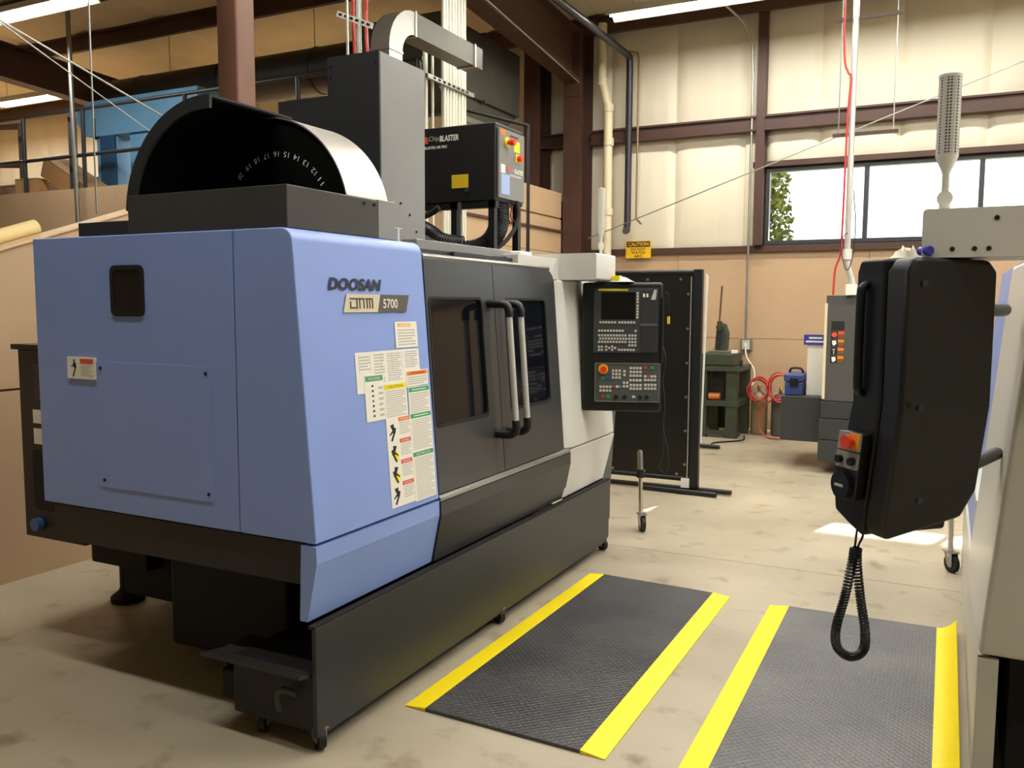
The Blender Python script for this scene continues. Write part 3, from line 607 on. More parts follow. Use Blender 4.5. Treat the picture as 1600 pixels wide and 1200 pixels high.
# grey control column
def gcol(y, z, n=0): return V(LX(z) + n, y, z)
part(MB().add([V(LX(.79) - .03, 4.66, .79), V(LX(.79) + .012, 4.75, .79), V(LX(.79) + .005, 5.50, .79), V(-2.3, 5.50, .79), V(-2.3, 4.66, .79),
               V(LX(1.8) - .03, 4.655, 1.80), V(LX(1.8) + .02, 4.75, 1.80), V(LX(1.8) + .012, 5.46, 1.80), V(-2.3, 5.46, 1.80), V(-2.3, 4.655, 1.80)],
              [(0, 1, 2, 3, 4), (5, 6, 7, 8, 9)] + [(i, (i + 1) % 5, 5 + (i + 1) % 5, 5 + i) for i in range(5)]), 'control_column', m_grey, bevel=.015, seg=3)
part(MB().add([V(-2.06, 4.74, .785), V(-1.993, 4.742, .785), V(-1.997, 5.51, .785), V(-2.3, 5.50, .785), V(-2.06, 4.70, .49), V(-2.03, 4.70, .49), V(-2.035, 5.40, .49), V(-2.3, 5.40, .49)],
              [(0, 1, 2, 3), (4, 5, 6, 7), (0, 1, 5, 4), (1, 2, 6, 5), (2, 3, 7, 6), (3, 0, 4, 7)]), 'control_column_base', m_grey, bevel=.006)
part(MB().prism(rrect(4.20, 4.80, 1.80, 1.925, [.05, .004, .004, .004], 6), -2.35, LX(1.88) - .002, YZ), 'top_corner', m_grey, smooth=True)
part(MB().prism(rrect(-2.36, -1.845, 1.800, 1.955, .012, 4), 4.74, 5.06, XZ), 'pendant_arm', m_grey, smooth=True)
part(box(-2.33, -2.22, 4.50, 4.66, 1.915, 1.962), 'vent_cap', m_white, bevel=.008)
part(MB().prism([(5.46, 1.05), (5.72, 1.05), (5.60, .30), (5.46, .30)], -2.5, -2.06, YZ), 'far_end_panel', mat('mid_grey_sheet', (84, 84, 82), .45))
# signal tower
tw = part(MB().lathe([(.009, 0), (.009, .10), (.016, .13), (.021, .16), (.021, .40), (.0, .405)], (-1.91, 4.98, 1.955), n=14), 'signal_tower', m_offwhite, smooth=True)
MB().lathe([(.014, 0), (.018, .02), (.014, .04)], (-1.91, 4.98, 1.99), n=12).build('knuckle', m_offwhite, tw, smooth=True)
# tool magazine
part(box(-2.965, -2.14, 2.44, 2.998, 1.925, 2.08), 'magazine_base', mat('graphite_sheet', (66, 65, 63), .36, .1, .05, 3), bevel=.004)
part(box(-3.28, -2.95, 2.45, 3.2, 1.925, 1.985), 'magazine_deck', m_char, bevel=.004)
part(MB().add([(-2.14, 3.0, 1.925), (-2.14, 3.12, 1.925), (-2.45, 3.12, 1.925), (-2.45, 3.0, 1.925), (-2.14, 3.0, 2.085), (-2.14, 3.12, 2.085), (-2.45, 3.12, 2.085), (-2.45, 3.0, 2.085)], [(0, 1, 2, 3), (4, 5, 6, 7), (0, 1, 5, 4), (1, 2, 6, 5), (2, 3, 7, 6), (3, 0, 4, 7)]), 'magazine_end_cover', m_taupe, bevel=.003)
CX, CZ, RM = -2.575, 1.985, .452
def sarc(a0, a1, r, n): return [(-2.535 + r * math.cos(R(a0 + (a1 - a0) * i / n)), 1.99 + r * math.sin(R(a0 + (a1 - a0) * i / n))) for i in range(n + 1)]
RS = .443
def arc(a0, a1, r, n): return [(CX + r * math.cos(R(a0 + (a1 - a0) * i / n)), CZ + r * math.sin(R(a0 + (a1 - a0) * i / n))) for i in range(n + 1)]
part(MB().prism(sarc(86, 176, RS, 24) + sarc(176, 86, RS - .008, 24), 2.45, 2.90, XZ), 'magazine_shell', m_char, smooth=True)
part(MB().prism(sarc(86, 178, RS - .009, 24) + sarc(178, 86, RS - .016, 24), 2.46, 2.90, XZ), 'added_dark_layer', mat('deep_black', (6, 6, 6), .9, spec=.1), smooth=True)  # near-black inner layer added to keep the shell's inside dark
part(MB().prism(sarc(86, 176, RS, 24) + sarc(176, 86, RS - .05, 24), 2.442, 2.455, XZ), 'shell_flange', m_char)
part(MB().prism(arc(13, 94, .437, 30) + arc(94, 13, .431, 30), 2.80, 3.08, XZ), 'drum_shell', mat('satin_drum_sheet', (196, 190, 182), .34, .75, .03, 4), smooth=True)
td = part(MB().prism(arc(13, 172, .43, 40), 2.812, 2.825, XZ), 'tool_disc', mat('deep_black', (6, 6, 6), .9, spec=.1))
part(MB().prism(arc(13, 172, .43, 40), 3.06, 3.078, XZ), 'magazine_back', m_char)
for i in range(10):
    n_ = 11 + i; a = R(34 + 11.05 * i); r0 = .283
    c = V(-2.52 + r0 * math.cos(a), 2.811, CZ + r0 * math.sin(a))
    rad = V(math.cos(a), 0, math.sin(a)); tan = V(-math.sin(a), 0, math.cos(a))
    pm = plane(c, tan, -rad)
    text(str(n_), pm, -.014, -.011, .028, .022, .001).build('tool_number', m_paper, td)
# tall column cover
tb = part(box(-2.755, -2.45, 3.45, 3.46, 1.93, 2.843), 'column_cover', m_char)
part(box(-2.462, -2.45, 3.462, 3.845, 1.93, 2.84), 'column_cover', m_taupe)  # front face in paler grey, lamp light put into its colour
part(box(-2.755, -2.465, 3.47, 3.84, 1.90, 2.80), 'column_core', m_char)
part(box(-3.07, -2.757, 3.452, 3.9, 1.93, 2.665), 'column_rear_cover', m_char)
mb = MB()
for x, z in ((-2.735, 2.80), (-2.735, 2.745), (-2.47, 2.79), (-2.47, 2.5), (-2.47, 2.2)): mb.cyl((x, 3.451, z), (x, 3.444, z), .005, 8)
for y, z in ((3.5, 2.12), (3.62, 2.15), (3.70, 2.10), (3.76, 2.02), (3.6, 2.0)): mb.cyl((-2.451, y, z), (-2.445, y, z), .006, 8)
for y in (2.90, 2.97): mb.cyl((-2.141, y, 2.06), (-2.134, y, 2.06), .006, 8)
mb.build('cover_screws', m_matte, tb)
# top deck with rail and cable chain behind the doors
part(box(-3.4, -2.12, 3.2, 5.4, 1.84, 1.90), 'top_deck', m_char)
part(box(-2.30, -2.18, 3.35, 4.30, 1.90, 1.95), 'top_rail', m_taupe, bevel=.004)
part(box(-2.16, -2.10, 3.55, 3.85, 1.855, 1.90), 'door_rail_bracket', m_gunm)
part(box(-2.40, -2.26, 3.20, 3.36, 1.925, 2.0), 'conduit_box', m_taupe, bevel=.006)
part(MB().cyl((-2.14, 3.14, 1.92), (-2.14, 3.14, 1.975), .007, 8), 'white_pin', m_white)
part(MB().tube(spline([(-2.25, 3.9, 1.93), (-2.18, 4.1, 1.90), (-2.15, 4.4, 1.92), (-2.25, 4.62, 1.93)]), .009, 8), 'power_cable', m_rubber, smooth=True)

# ------------------------------------------------------------------ coolant tank with castors
CT = thing('coolant_tank', 'long charcoal coolant tank on castors under the blue machine', 'tank', (-2.3, 3.9, 0))
sk = MB().prism([(2.39, .475), (5.45, .475), (5.45, .22), (5.43, .20), (5.43, .085), (5.36, .06), (2.39, .06)], -2.02, -2.0, YZ).build('front_skirt', m_char, CT, bevel=.003)
box(-2.03, -2.001, 2.385, 5.44, .472, .484).build('skirt_lip', m_matte, CT)
box(-2.42, -2.025, 2.40, 5.3, .07, .30).build('tank_body', mat('tank_black', (24, 24, 23), .5), CT, bevel=.008)
MB().prism([(2.33, .30), (2.44, .27), (2.6, .27), (2.6, .29), (2.45, .29), (2.335, .312)], -2.52, -2.03, YZ).build('chip_tray', mat('tank_edge', (48, 47, 44), .45), CT)
MB().tube(spline([(-2.08, 2.37, .22), (-2.12, 2.35, .24), (-2.15, 2.35, .21), (-2.15, 2.36, .15)]), .012, 8).build('pull_handle', mat('tank_edge', (48, 47, 44), .45), CT, smooth=True)
box(-2.50, -2.42, 2.42, 2.6, .10, .22).build('pump_foot', m_matte, CT, bevel=.008)
MB().tube([(-2.50, 2.5, .20), (-2.55, 2.5, .22), (-2.55, 2.5, .17)], .01, 8).build('drain_valve', m_matte, CT, smooth=True)
def castor(x, y, parent, r=.042, rz=0, h=.09, dark=True):
    c, s_ = math.cos(rz), math.sin(rz)
    q = lambda a, b, z: V(x + a * c - b * s_, y + a * s_ + b * c, z)
    mb = MB(); mb.tube([q(-.014, 0, r), q(.014, 0, r)], r, 20); wv = mb.build('castor_wheel', m_rubber, parent, smooth=True)
    MB().tube([q(-.017, 0, r), q(.017, 0, r)], r * .45, 12).build('hub', m_galv, wv, smooth=True)
    mb = MB()
    for sgn in (-1, 1): mb.add([q(sgn * .02, -r * .5, r * .8), q(sgn * .02, r * .3, r * .8), q(sgn * .02, r * .9, h), q(sgn * .02, -r * .4, h), q(sgn * .023, -r * .5, r * .8), q(sgn * .023, r * .3, r * .8), q(sgn * .023, r * .9, h), q(sgn * .023, -r * .4, h)], [(0, 1, 2, 3), (4, 5, 6, 7), (0, 1, 5, 4), (1, 2, 6, 5), (2, 3, 7, 6), (3, 0, 4, 7)])
    mb.box(-.03, .03, -r * .5, r * 1.0, h - .006, h, lambda a, b, z: q(a, b, z)); mb.build('castor_fork', m_galv, parent)
for y in (2.43, 3.87, 5.38): castor(-2.005 - .02, y, CT, rz=R(60), h=.085)
castor(-2.3, 2.44, CT, rz=R(20), h=.085); castor(-2.5, 2.6, CT, rz=R(70), h=.085)

# ------------------------------------------------------------------ control pendant of the blue machine
PA = thing('control_pendant', 'black control pendant with screen and keypads on the blue machine', 'control panel', (-1.985, 4.93, 1.0), R(20), local=True)
Q = lambda u, v, n=0: V(u, -n, v - 1.0)                     # (along, height, outward)
MB().prism([(0, 1.0), (0, 1.79), (.12, 1.79), (.16, 1.70), (.16, 1.10), (.10, 1.0)], .0, .485, lambda u, v, a: V(a - .02, u, v - 1.0)).build('housing', m_blk2, PA, bevel=.02, seg=4)
fa = MB().prism(rrect(.05, .437, 1.362, 1.757, .004, 2), 0, .006, Q).build('screen_fascia', m_panel, PA)
MB().box(.076, .256, 1.738, 1.750, .006, .008, Q).build('yellow_strip', mat('maker_strip', (206, 190, 60), .4), fa)
MB().box(.095, .300, 1.565, 1.730, .006, .0065, Q).build('lcd_screen', mat('screen_glass', (10, 11, 12), .12), fa)
MB().box(.335, .430, 1.542, 1.74, .006, .010, Q).build('card_door', mat('fascia_dark', (42, 43, 43), .5), fa)
MB().box(.335, .430, 1.37, 1.528, .006, .010, Q).build('blank_plate', mat('fascia_dark', (42, 43, 43), .5), fa)
MB().box(.330, .435, 1.528, 1.541, .006, .011, Q).build('bezel_rib', mat('bezel_grey', (92, 94, 92), .4), fa)
MB().prism([(.392, 1.685), (.422, 1.685), (.428, 1.745), (.412, 1.745)], .010, .012, Q).build('caution_triangle', mat('silver_mark', (190, 190, 186), .35), fa)
mb = MB()
for x in (.345, .365): mb.box(x, x + .012, 1.70, 1.722, .010, .012, Q)
mb.build('port_symbol', m_paper, fa)
KW, KH = .0125, .0125
def keys(name, spots, m, w=KW, h=KH, n0=.006, p=fa):
    for (u, v) in spots: MB().box(u, u + w, v, v + h, n0, n0 + .004, Q).build(name, m, p)
keys('soft_key', [(.085 + .0177 * i, 1.541) for i in range(6)] + [(.20 + .0177 * i, 1.541) for i in range(6)], m_key)
keys('soft_key', [(.307, 1.572 + .0178 * i) for i in range(5)] + [(.307, 1.665 + .0178 * i) for i in range(4)], m_key)
keys('keypad_key', [(.078 + .0177 * i, 1.490) for i in range(9)] + [(.298, 1.490)], m_key)
for r_, off in ((0, 0), (1, .006), (2, 0)): keys('keypad_key', [(.078 + off + .0177 * i, 1.462 - r_ * .020) for i in range(10)], m_key)
for r_ in range(4): keys('keypad_key', [(.262 + .0177 * i, 1.462 - r_ * .020) for i in range(3)], m_key)
for r_ in range(2): keys('keypad_key', [(.078 + .0177 * i, 1.392 - r_ * .019) for i in range(2)], m_key)
keys('keypad_key', [(.122, 1.393), (.14, 1.385), (.158, 1.393), (.122, 1.374), (.158, 1.374), (.176, 1.385)], m_key)
keys('keypad_key', [(.20 + .0177 * i, 1.374) for i in range(6)], m_key)
op = MB().prism(rrect(.06, .455, 1.06, 1.30, .004, 2), 0, .006, Q).build('operator_fascia', mat('operator_fascia', (80, 84, 84), .4), PA)
MB().ring(rrect(.06, .455, 1.06, 1.30, .004, 2), rrect(.066, .449, 1.066, 1.294, .003, 2), .006, .009, Q).build('fascia_rim', m_galv, op)
MB().tube([Q(.112, 1.262, .006), Q(.112, 1.262, .016)], .030, 20).build('stop_ring', m_orange_ring, op, smooth=True)
MB().tube([Q(.114, 1.260, .016), Q(.114, 1.260, .03), Q(.114, 1.260, .045)], [.012, .02, .02], 18).build('stop_button', m_estop, op, smooth=True)
m_kw = m_key; m_kg = mat('green_key', (40, 150, 80), .45); m_kb = mat('blue_key', (50, 90, 170), .45); m_kr = mat('red_key', (190, 50, 60), .45); m_ky = mat('yellow_key', (230, 220, 120), .45)
def okeys(spots, m, w=.0145, h=.0145): keys('panel_key', spots, m, w, h, .006, op)
okeys([(.165 + .02 * i, 1.245 - .021 * j) for i in range(3) for j in range(3) if (i, j) != (1, 1)], m_kw); okeys([(.185, 1.224)], m_ky)
okeys([(.234, 1.242), (.234, 1.220)], m_kw); okeys([(.098, 1.198)], m_kg, .024, .018); okeys([(.13, 1.198)], m_kb, .024, .018)
okeys([(.09 + .0195 * i, 1.145) for i in range(4)] + [(.09 + .0195 * i, 1.122) for i in range(4)], m_kw); okeys([(.104, 1.084)], m_kr, .02, .02); okeys([(.134, 1.084)], m_kg, .02, .02)
okeys([(.17, 1.147)], m_kr); okeys([(.19, 1.147)], m_kw); okeys([(.205, 1.147)], mat('teal_key', (90, 160, 150), .45))
okeys([(.232 + .02 * i, 1.172 - .022 * j) for i in range(2) for j in range(2)], m_kw)
okeys([(.272 + .0195 * i, 1.262 - .023 * j) for i in range(4) for j in range(3)], m_kw)
okeys([(.272 + .0195 * i, 1.188) for i in range(4)] + [(.274 + .0195 * i, 1.158 - .022 * j) for i in range(4) for j in range(2)], m_kw)
okeys([(.358, 1.264)], m_kr, .02, .018); okeys([(.395, 1.264)], m_kg, .024, .018)
okeys([(.36 + .0195 * i, 1.212) for i in range(4) if i != 1] + [(.36 + .0195 * i, 1.190) for i in range(4)] + [(.362 + .0195 * i, 1.16 - .022 * j) for i in range(4) for j in range(2)], m_kw); okeys([(.379, 1.212)], m_kr)
for u in (.192, .245, .338, .378): MB().tube([Q(u, 1.092, .006), Q(u, 1.092, .02)], .013, 12).build('rotary_knob', m_matte, op, smooth=True)
okeys([(.29, 1.086)], m_kw, .018, .014)
MB().tube([V(.465, -.002, z - 1) for z in (1.70, 1.30)], .008, 8).build('grab_rail', m_matte, PA)
MB().tube(spline([V(.478, .01, .73), V(.495, -.01, .72), V(.50, -.01, .66), V(.50, -.01, .58)], 5), .003, 6).build('marker_cord', m_matte, PA, smooth=True)
MB().tube([V(.50, -.01, .585), V(.50, -.01, .54)], .009, 8).build('yellow_pen', mat('pen_yellow', (226, 190, 60), .4), PA, smooth=True)
tag(MB().tube(spline([(-1.555, 5.13, 1.40), (-1.53, 5.11, 1.32), (-1.55, 5.12, 1.2), (-1.53, 5.11, 1.05), (-1.54, 5.12, .9), (-1.51, 5.11, .78), (-1.50, 5.11, .66), (-1.53, 5.11, .62), (-1.56, 5.11, .66), (-1.535, 5.11, .76), (-1.54, 5.12, .95)]), .005, 6).build('coil_cord', m_rubber, smooth=True), 'thin black cord looped below the blue machine control pendant', 'cord')
t = thing('crumpled_rag', 'white and yellow crumpled rag on top of the control pendant', 'rag', (-1.82, 5.04, 1.79))
mb = MB(); rnd = random.Random(5); n = 12
p = [(-1.92 + .2 * i / n + rnd.uniform(-.006, .006), 4.98 + .11 * j / 6, 1.793 + max(0, .035 * math.sin(math.pi * i / n) * math.sin(math.pi * j / 6) * rnd.uniform(.5, 1.3))) for i in range(n + 1) for j in range(7)]
mb.add(p, [(i * 7 + j, (i + 1) * 7 + j, (i + 1) * 7 + j + 1, i * 7 + j + 1) for i in range(n) for j in range(6)]).build('cloth', mat('white_rag', (228, 222, 196), .7), t, smooth=True)
box(-1.84, -1.79, 4.985, 5.005, 1.80, 1.83).build('yellow_tag', m_lyel, t)

# ------------------------------------------------------------------ high pressure coolant unit on the machine roof
CU = thing('coolant_pump_unit', 'black high pressure coolant unit on a stand atop the machine', 'machine', (-2.75, 4.8, 1.9))
box(-3.3, -2.44, 4.60, 4.98, 2.27, 2.728).build('cabinet', m_black, CU, bevel=.008)
PF = lambda x, z, n=0: V(x, 4.60 - n, z)
text('Chip', PF, -2.90, 2.640, .075, .036, .002, .15).build('lettering', m_gink, CU)
text('BLASTER', PF, -2.822, 2.640, .135, .036, .002, .1, .03).build('lettering', m_paper, CU)
MB().prism([(-2.935, 2.635), (-2.905, 2.635), (-2.912, 2.675), (-2.935, 2.675)], 0, .002, PF).build('red_logo', m_lred, CU)
text('BLASTER AIR PRO', PF, -2.93, 2.600, .16, .017, .002, 0, .03).build('lettering', m_paper, CU)
MB().box(-2.737, -2.622, 2.355, 2.435, 0, .002, PF).build('yellow_label', mat('amber_label', (226, 190, 30), .45), CU)
MB().cyl(PF(-2.63, 2.335), PF(-2.63, 2.335, .012), .012, 12).build('lock', m_chrome, CU)
dr = box(-2.44, -2.425, 4.625, 4.965, 2.29, 2.70).build('control_door', mat('pump_door_grey', (128, 126, 122), .42), CU, bevel=.003)
DX = lambda y, z, n=0: V(-2.425 + n, y, z)
for a, m_ in (((4.64, 4.70, 2.66, 2.695), m_oran), ((4.82, 4.895, 2.585, 2.65), m_lyel), ((4.645, 4.70, 2.44, 2.49), m_paper), ((4.65, 4.76, 2.315, 2.435), mat('pale_blue_sheet', (160, 178, 220), .5))):
    MB().box(*a, 0, .002, DX).build('label', m_, dr)
MB().cyl(DX(4.72, 2.625), DX(4.72, 2.625, .01), .03, 18).build('stop_ring', m_lyel, dr, smooth=True)
MB().tube([DX(4.72, 2.625, .01), DX(4.72, 2.625, .035), DX(4.72, 2.625, .055)], [.012, .022, .022], 14).build('stop_button', m_estop, dr, smooth=True)
MB().box(4.84, 4.905, 2.525, 2.575, 0, .004, DX).build('isolator_plate', m_lyel, dr)
MB().cyl(DX(4.872, 2.55), DX(4.872, 2.55, .03), .02, 12).build('isolator_knob', m_estop, dr, smooth=True)
text('Chip', DX, 4.79, 2.455, .04, .025, .002, .15).build('lettering', m_gink, dr)
text('BLASTER', DX, 4.83, 2.455, .11, .028, .002, .1, .03).build('lettering', m_paper, dr)
MB().cyl(DX(4.745, 2.47), DX(4.745, 2.47, .002), .018, 10).build('red_logo', m_lred, dr)
text('BLASTER AIR PRO', DX, 4.77, 2.432, .15, .012, .002, 0, .03).build('lettering', m_paper, dr)
MB().box(4.77, 4.87, 2.668, 2.676, 0, .002, DX).build('printed_text', m_ink, dr)
# stand
for x, y in ((-3.25, 4.63), (-2.73, 4.63), (-2.47, 4.63), (-2.47, 4.95), (-3.25, 4.95)): box(x - .02, x + .02, y - .02, y + .02, 1.90, 2.27).build('stand_leg', m_black, CU)
box(-3.3, -2.44, 4.61, 4.65, 2.23, 2.27).build('stand_rail', m_black, CU)
box(-2.695, -2.675, 4.60, 4.62, 1.95, 2.27).build('steel_flat', m_galv, CU)
MB().tube([(-3.0, 5.25, 2.975), (-2.535, 5.25, 2.83), (-2.535, 5.25, 1.90)], .014, 4).build('back_frame', m_black, CU)
def hose(pts, r, parent, name='ribbed_hose'):
    c = spline(pts, 18); rs = [r * (1.0 if (i // 1) % 2 else .88) for i in range(len(c))]
    MB().tube(c, rs, 14).build(name, mat('ribbed_black_hose', (26, 26, 26), .3), parent, smooth=False)
hose([(-3.05, 4.5, 2.10), (-2.95, 4.45, 2.13), (-2.82, 4.45, 2.08), (-2.72, 4.45, 2.02), (-2.6, 4.5, 2.0)], .06, CU)
hose([(-3.0, 4.42, 1.96), (-2.92, 4.4, 2.05), (-2.83, 4.4, 2.03), (-2.72, 4.4, 1.98), (-2.6, 4.42, 1.97)], .05, CU)
hose([(-2.51, 4.78, 2.28), (-2.49, 4.75, 2.15), (-2.52, 4.68, 2.03), (-2.62, 4.6, 1.98), (-2.75, 4.52, 2.0)], .062, CU)
MB().tube(spline([(-2.42, 4.85, 2.29), (-2.41, 4.85, 2.2), (-2.42, 4.8, 2.1), (-2.47, 4.7, 2.0), (-2.56, 4.55, 1.95)]), .013, 8).build('power_cable', m_rubber, CU, smooth=True)
MB().tube(spline([(-2.46, 4.87, 2.27), (-2.47, 4.87, 2.2), (-2.445, 4.87, 2.17), (-2.42, 4.87, 2.2), (-2.425, 4.87, 2.27)]), .005, 6).build('orange_wire', mat('orange_wire', (210, 110, 60), .5), CU, smooth=True)
MB().tube(spline([(-3.1, 4.56, 2.17), (-2.95, 4.55, 2.18), (-2.85, 4.55, 2.21), (-2.80, 4.55, 2.24)]), .02, 8).build('pipe_fitting', m_gunm, CU, smooth=True)

# ------------------------------------------------------------------ floor mats
def mat_rubber(lo=.03, hi=.07, ro=.42):
    m = bpy.data.materials.new('diamond_plate_rubber'); m.use_nodes = True; nt = m.node_tree; b = nt.nodes['Principled BSDF']
    b.inputs['Base Color'].default_value = (.045, .045, .048, 1); b.inputs['Roughness'].default_value = ro
    g = nt.nodes.new('ShaderNodeNewGeometry')
    def wave(rot, sc):
        mp = nt.nodes.new('ShaderNodeMapping'); mp.inputs['Rotation'].default_value = (0, 0, rot); nt.links.new(g.outputs['Position'], mp.inputs[0])
        wv = nt.nodes.new('ShaderNodeTexWave'); wv.inputs['Scale'].default_value = sc; nt.links.new(mp.outputs[0], wv.inputs['Vector']); return wv
    a, c = wave(R(45), 14), wave(R(-45), 14)
    x = nt.nodes.new('ShaderNodeMath'); x.operation = 'MULTIPLY'; nt.links.new(a.outputs[1], x.inputs[0]); nt.links.new(c.outputs[1], x.inputs[1])
    bp = nt.nodes.new('ShaderNodeBump'); bp.inputs['Strength'].default_value = .7; bp.inputs['Distance'].default_value = .004
    nt.links.new(x.outputs[0], bp.inputs['Height']); nt.links.new(bp.outputs[0], b.inputs['Normal'])
    n = nt.nodes.new('ShaderNodeTexNoise'); n.inputs['Scale'].default_value = 2.2; n.inputs['Detail'].default_value = 5; nt.links.new(g.outputs['Position'], n.inputs['Vector'])
    r = nt.nodes.new('ShaderNodeValToRGB'); r.color_ramp.elements[0].color = (lo, lo, lo * 1.06, 1); r.color_ramp.elements[1].color = (hi, hi * .99, hi * .98, 1); r.color_ramp.elements[0].position = .35; r.color_ramp.elements[1].position = .7
    nt.links.new(n.outputs[0], r.inputs[0]); nt.links.new(r.outputs[0], b.inputs['Base Color'])
    return m
m_mat = mat_rubber()
def floor_mat(name_label, c4, curl=0, rub=None):
    (ax, ay), (bx, by), (cx, cy), (dx, dy) = c4              # near left, near right, far right, far left
    t = thing('floor_mat', name_label, 'mat', ((ax + cx) / 2, (ay + cy) / 2, 0), group='anti fatigue mats')
    def at(u, v, z):
        return V((ax * (1 - u) + bx * u) * (1 - v) + (dx * (1 - u) + cx * u) * v, (ay * (1 - u) + by * u) * (1 - v) + (dy * (1 - u) + cy * u) * v, z)
    W = math.hypot(bx - ax, by - ay); e = .10 / W
    MB().prism([(e, 0), (e, .013), (1 - e, .013), (1 - e, 0)], 0, 1, lambda u, z, v: at(u, v, z + .001)).build('rubber_field', rub or m_mat, t)
    MB().prism([(0, 0), (.0, .003), (e, .0135), (e, 0)], 0, 1, lambda u, z, v: at(u, v, z + .001)).build('yellow_border', m_yellow, t)
    if not curl: MB().prism([(1, 0), (1, .003), (1 - e, .0135), (1 - e, 0)], 0, 1, lambda u, z, v: at(u, v, z + .001)).build('yellow_border', m_yellow, t)
    else:
        mb = MB(); k = 8; p = []
        for v in (0, 1):
            for i in range(k + 1):
                q = i / k; p.append(at(1 - e + q * .085 / W, v, .012 + .055 * q ** 2.2)); p.append(at(1 - e + q * .085 / W + .004, v, .001 + .055 * q ** 2.2))
        n = 2 * (k + 1)
        f = [(2 * i, 2 * i + 2, n + 2 * i + 2, n + 2 * i) for i in range(k)] + [(2 * i + 1, n + 2 * i + 1, n + 2 * i + 3, 2 * i + 3) for i in range(k)] + [(2 * k, 2 * k + 1, n + 2 * k + 1, n + 2 * k), (0, n, n + 1, 1)]
        for b in (0, n): f += [(b + 2 * i, b + 2 * i + 1, b + 2 * i + 3, b + 2 * i + 2) for i in range(k)]
        mb.add(p, f).build('yellow_border', m_yellow, t, smooth=True)
floor_mat('black mat with yellow edges beside the blue machine skirt', ((-1.932, 2.86), (-1.045, 2.835), (-1.038, 4.815), (-1.905, 4.852)))
floor_mat('black mat with yellow edges under the hanging coil cord', ((-.79, 2.75), (.118, 2.75), (.118, 4.815), (-.812, 4.785)), 1, mat_rubber(.10, .15, .4))  # rubber paler here, the light it reflects put into the colour

# ------------------------------------------------------------------ grey machine at the right
MB2 = thing('machining_centre', 'light grey and blue machining centre cut off by the right edge', 'machine', (1.3, 4.4, 0))
def part2(mb, name, m, **k): return mb.build(name, m, MB2, **k)
GX = lambda z: .137 + .083 * (z - .49)
pr = lambda z, o=0: [(GX(z), 3.2), (GX(z) - .018, 4.2), (GX(z) + .05, 4.25), (2.0, 4.25), (2.0, 3.2)]
a, b = pr(.49), pr(1.82); n = len(a)
part2(MB().add([V(x, y, .49) for x, y in a] + [V(x, y, 1.82) for x, y in b], [tuple(range(n)), tuple(range(n, 2 * n))] + [(i, (i + 1) % n, n + (i + 1) % n, n + i) for i in range(n)]), 'control_column', mat('right_grey_paint', (216, 212, 202), .35, 0, .02, 3, .03, 400), bevel=.018, seg=4)
part2(box(.139, .16, 3.215, 6.1, .01, .478), 'front_skirt', m_grey)
part2(box(.139, .20, 3.21, 3.23, .01, .478), 'skirt_return', m_grey)
part2(box(.24, 2.0, 3.3, 6.0, .02, .485), 'base_casting', m_matte)
part2(MB().prism(rrect(-.085, 2.2, 1.80, 1.948, .012, 3), 2.97, 3.25, XZ), 'pendant_arm', m_grey, smooth=True)
for x, z in ((.115, 1.915), (.0, 1.825), (.06, 1.825), (.098, 1.825)): MB().cyl((x, 2.971, z), (x, 2.968, z), .0075, 10).build('arm_hole', m_matte, MB2)
GB = lambda y, z, n=0: V(GX(z) + .03 - n, y, z)
part2(MB().add([V(x, y, z) for z, x in ((.785, GX(.785) + .06), (1.86, GX(1.86) + .06)) for y in (4.26, 6.1)] + [V(2.0, y, z) for z in (.785, 1.86) for y in (4.26, 6.1)], [(0, 1, 3, 2), (4, 6, 7, 5), (0, 2, 6, 4), (1, 5, 7, 3), (2, 3, 7, 6), (0, 4, 5, 1)]), 'enclosure_body', m_blue)
for y0, y1 in ((4.27, 5.0), (5.01, 6.1)): part2(MB().prism(rrect(y0, y1, .80, 1.85, .03), -.03, 0, GB), 'sliding_door', m_blue)
part2(MB().ring(rrect(4.31, 4.78, 1.0, 1.80, .06), rrect(4.335, 4.755, 1.03, 1.77, .05), 0, .006, GB), 'window_seal', m_matte)
part2(MB().prism(rrect(4.33, 4.76, 1.02, 1.78, .05), 0, .002, GB), 'window_pane', mat('blue_tint_glass', (70, 84, 120), .1))
part2(box(.15, .30, 4.26, 6.1, .49, .775), 'lower_panel', m_blue)
part2(box(.145, .30, 4.26, 6.1, .775, .80), 'door_sill', m_satin)
# signal tower with perforated sleeve
sx, sy, sz = -.028, 3.10, 1.948
tw = part2(MB().lathe([(.011, .0), (.011, .12), (.016, .135), (.03, .165), (.034, .175), (.034, .178)], (sx, sy, sz), n=18), 'signal_tower', m_offwhite, smooth=True)
MB().lathe([(.022, -.016), (.024, 0), (.022, .016)], (sx, sy, sz + .045), ax='y', n=16).build('knuckle', m_offwhite, tw, smooth=True)
MB().lathe([(.016, 0), (.016, .03), (.011, .034)], (sx, sy, sz), n=14).build('collar', m_offwhite, tw, smooth=True)
ms = bpy.data.materials.new('perforated_sleeve'); ms.use_nodes = True; nt = ms.node_tree; b_ = nt.nodes['Principled BSDF']; b_.inputs['Roughness'].default_value = .4
tcx = nt.nodes.new('ShaderNodeTexCoord'); vo = nt.nodes.new('ShaderNodeTexVoronoi'); vo.inputs['Scale'].default_value = 105; vo.inputs['Randomness'].default_value = .0
nt.links.new(tcx.outputs['Object'], vo.inputs['Vector']); rp = nt.nodes.new('ShaderNodeValToRGB'); rp.color_ramp.elements[0].position = .33; rp.color_ramp.elements[1].position = .42
rp.color_ramp.elements[0].color = (.09, .085, .08, 1); rp.color_ramp.elements[1].color = (.62, .59, .54, 1); nt.links.new(vo.outputs['Distance'], rp.inputs[0]); nt.links.new(rp.outputs[0], b_.inputs['Base Color'])
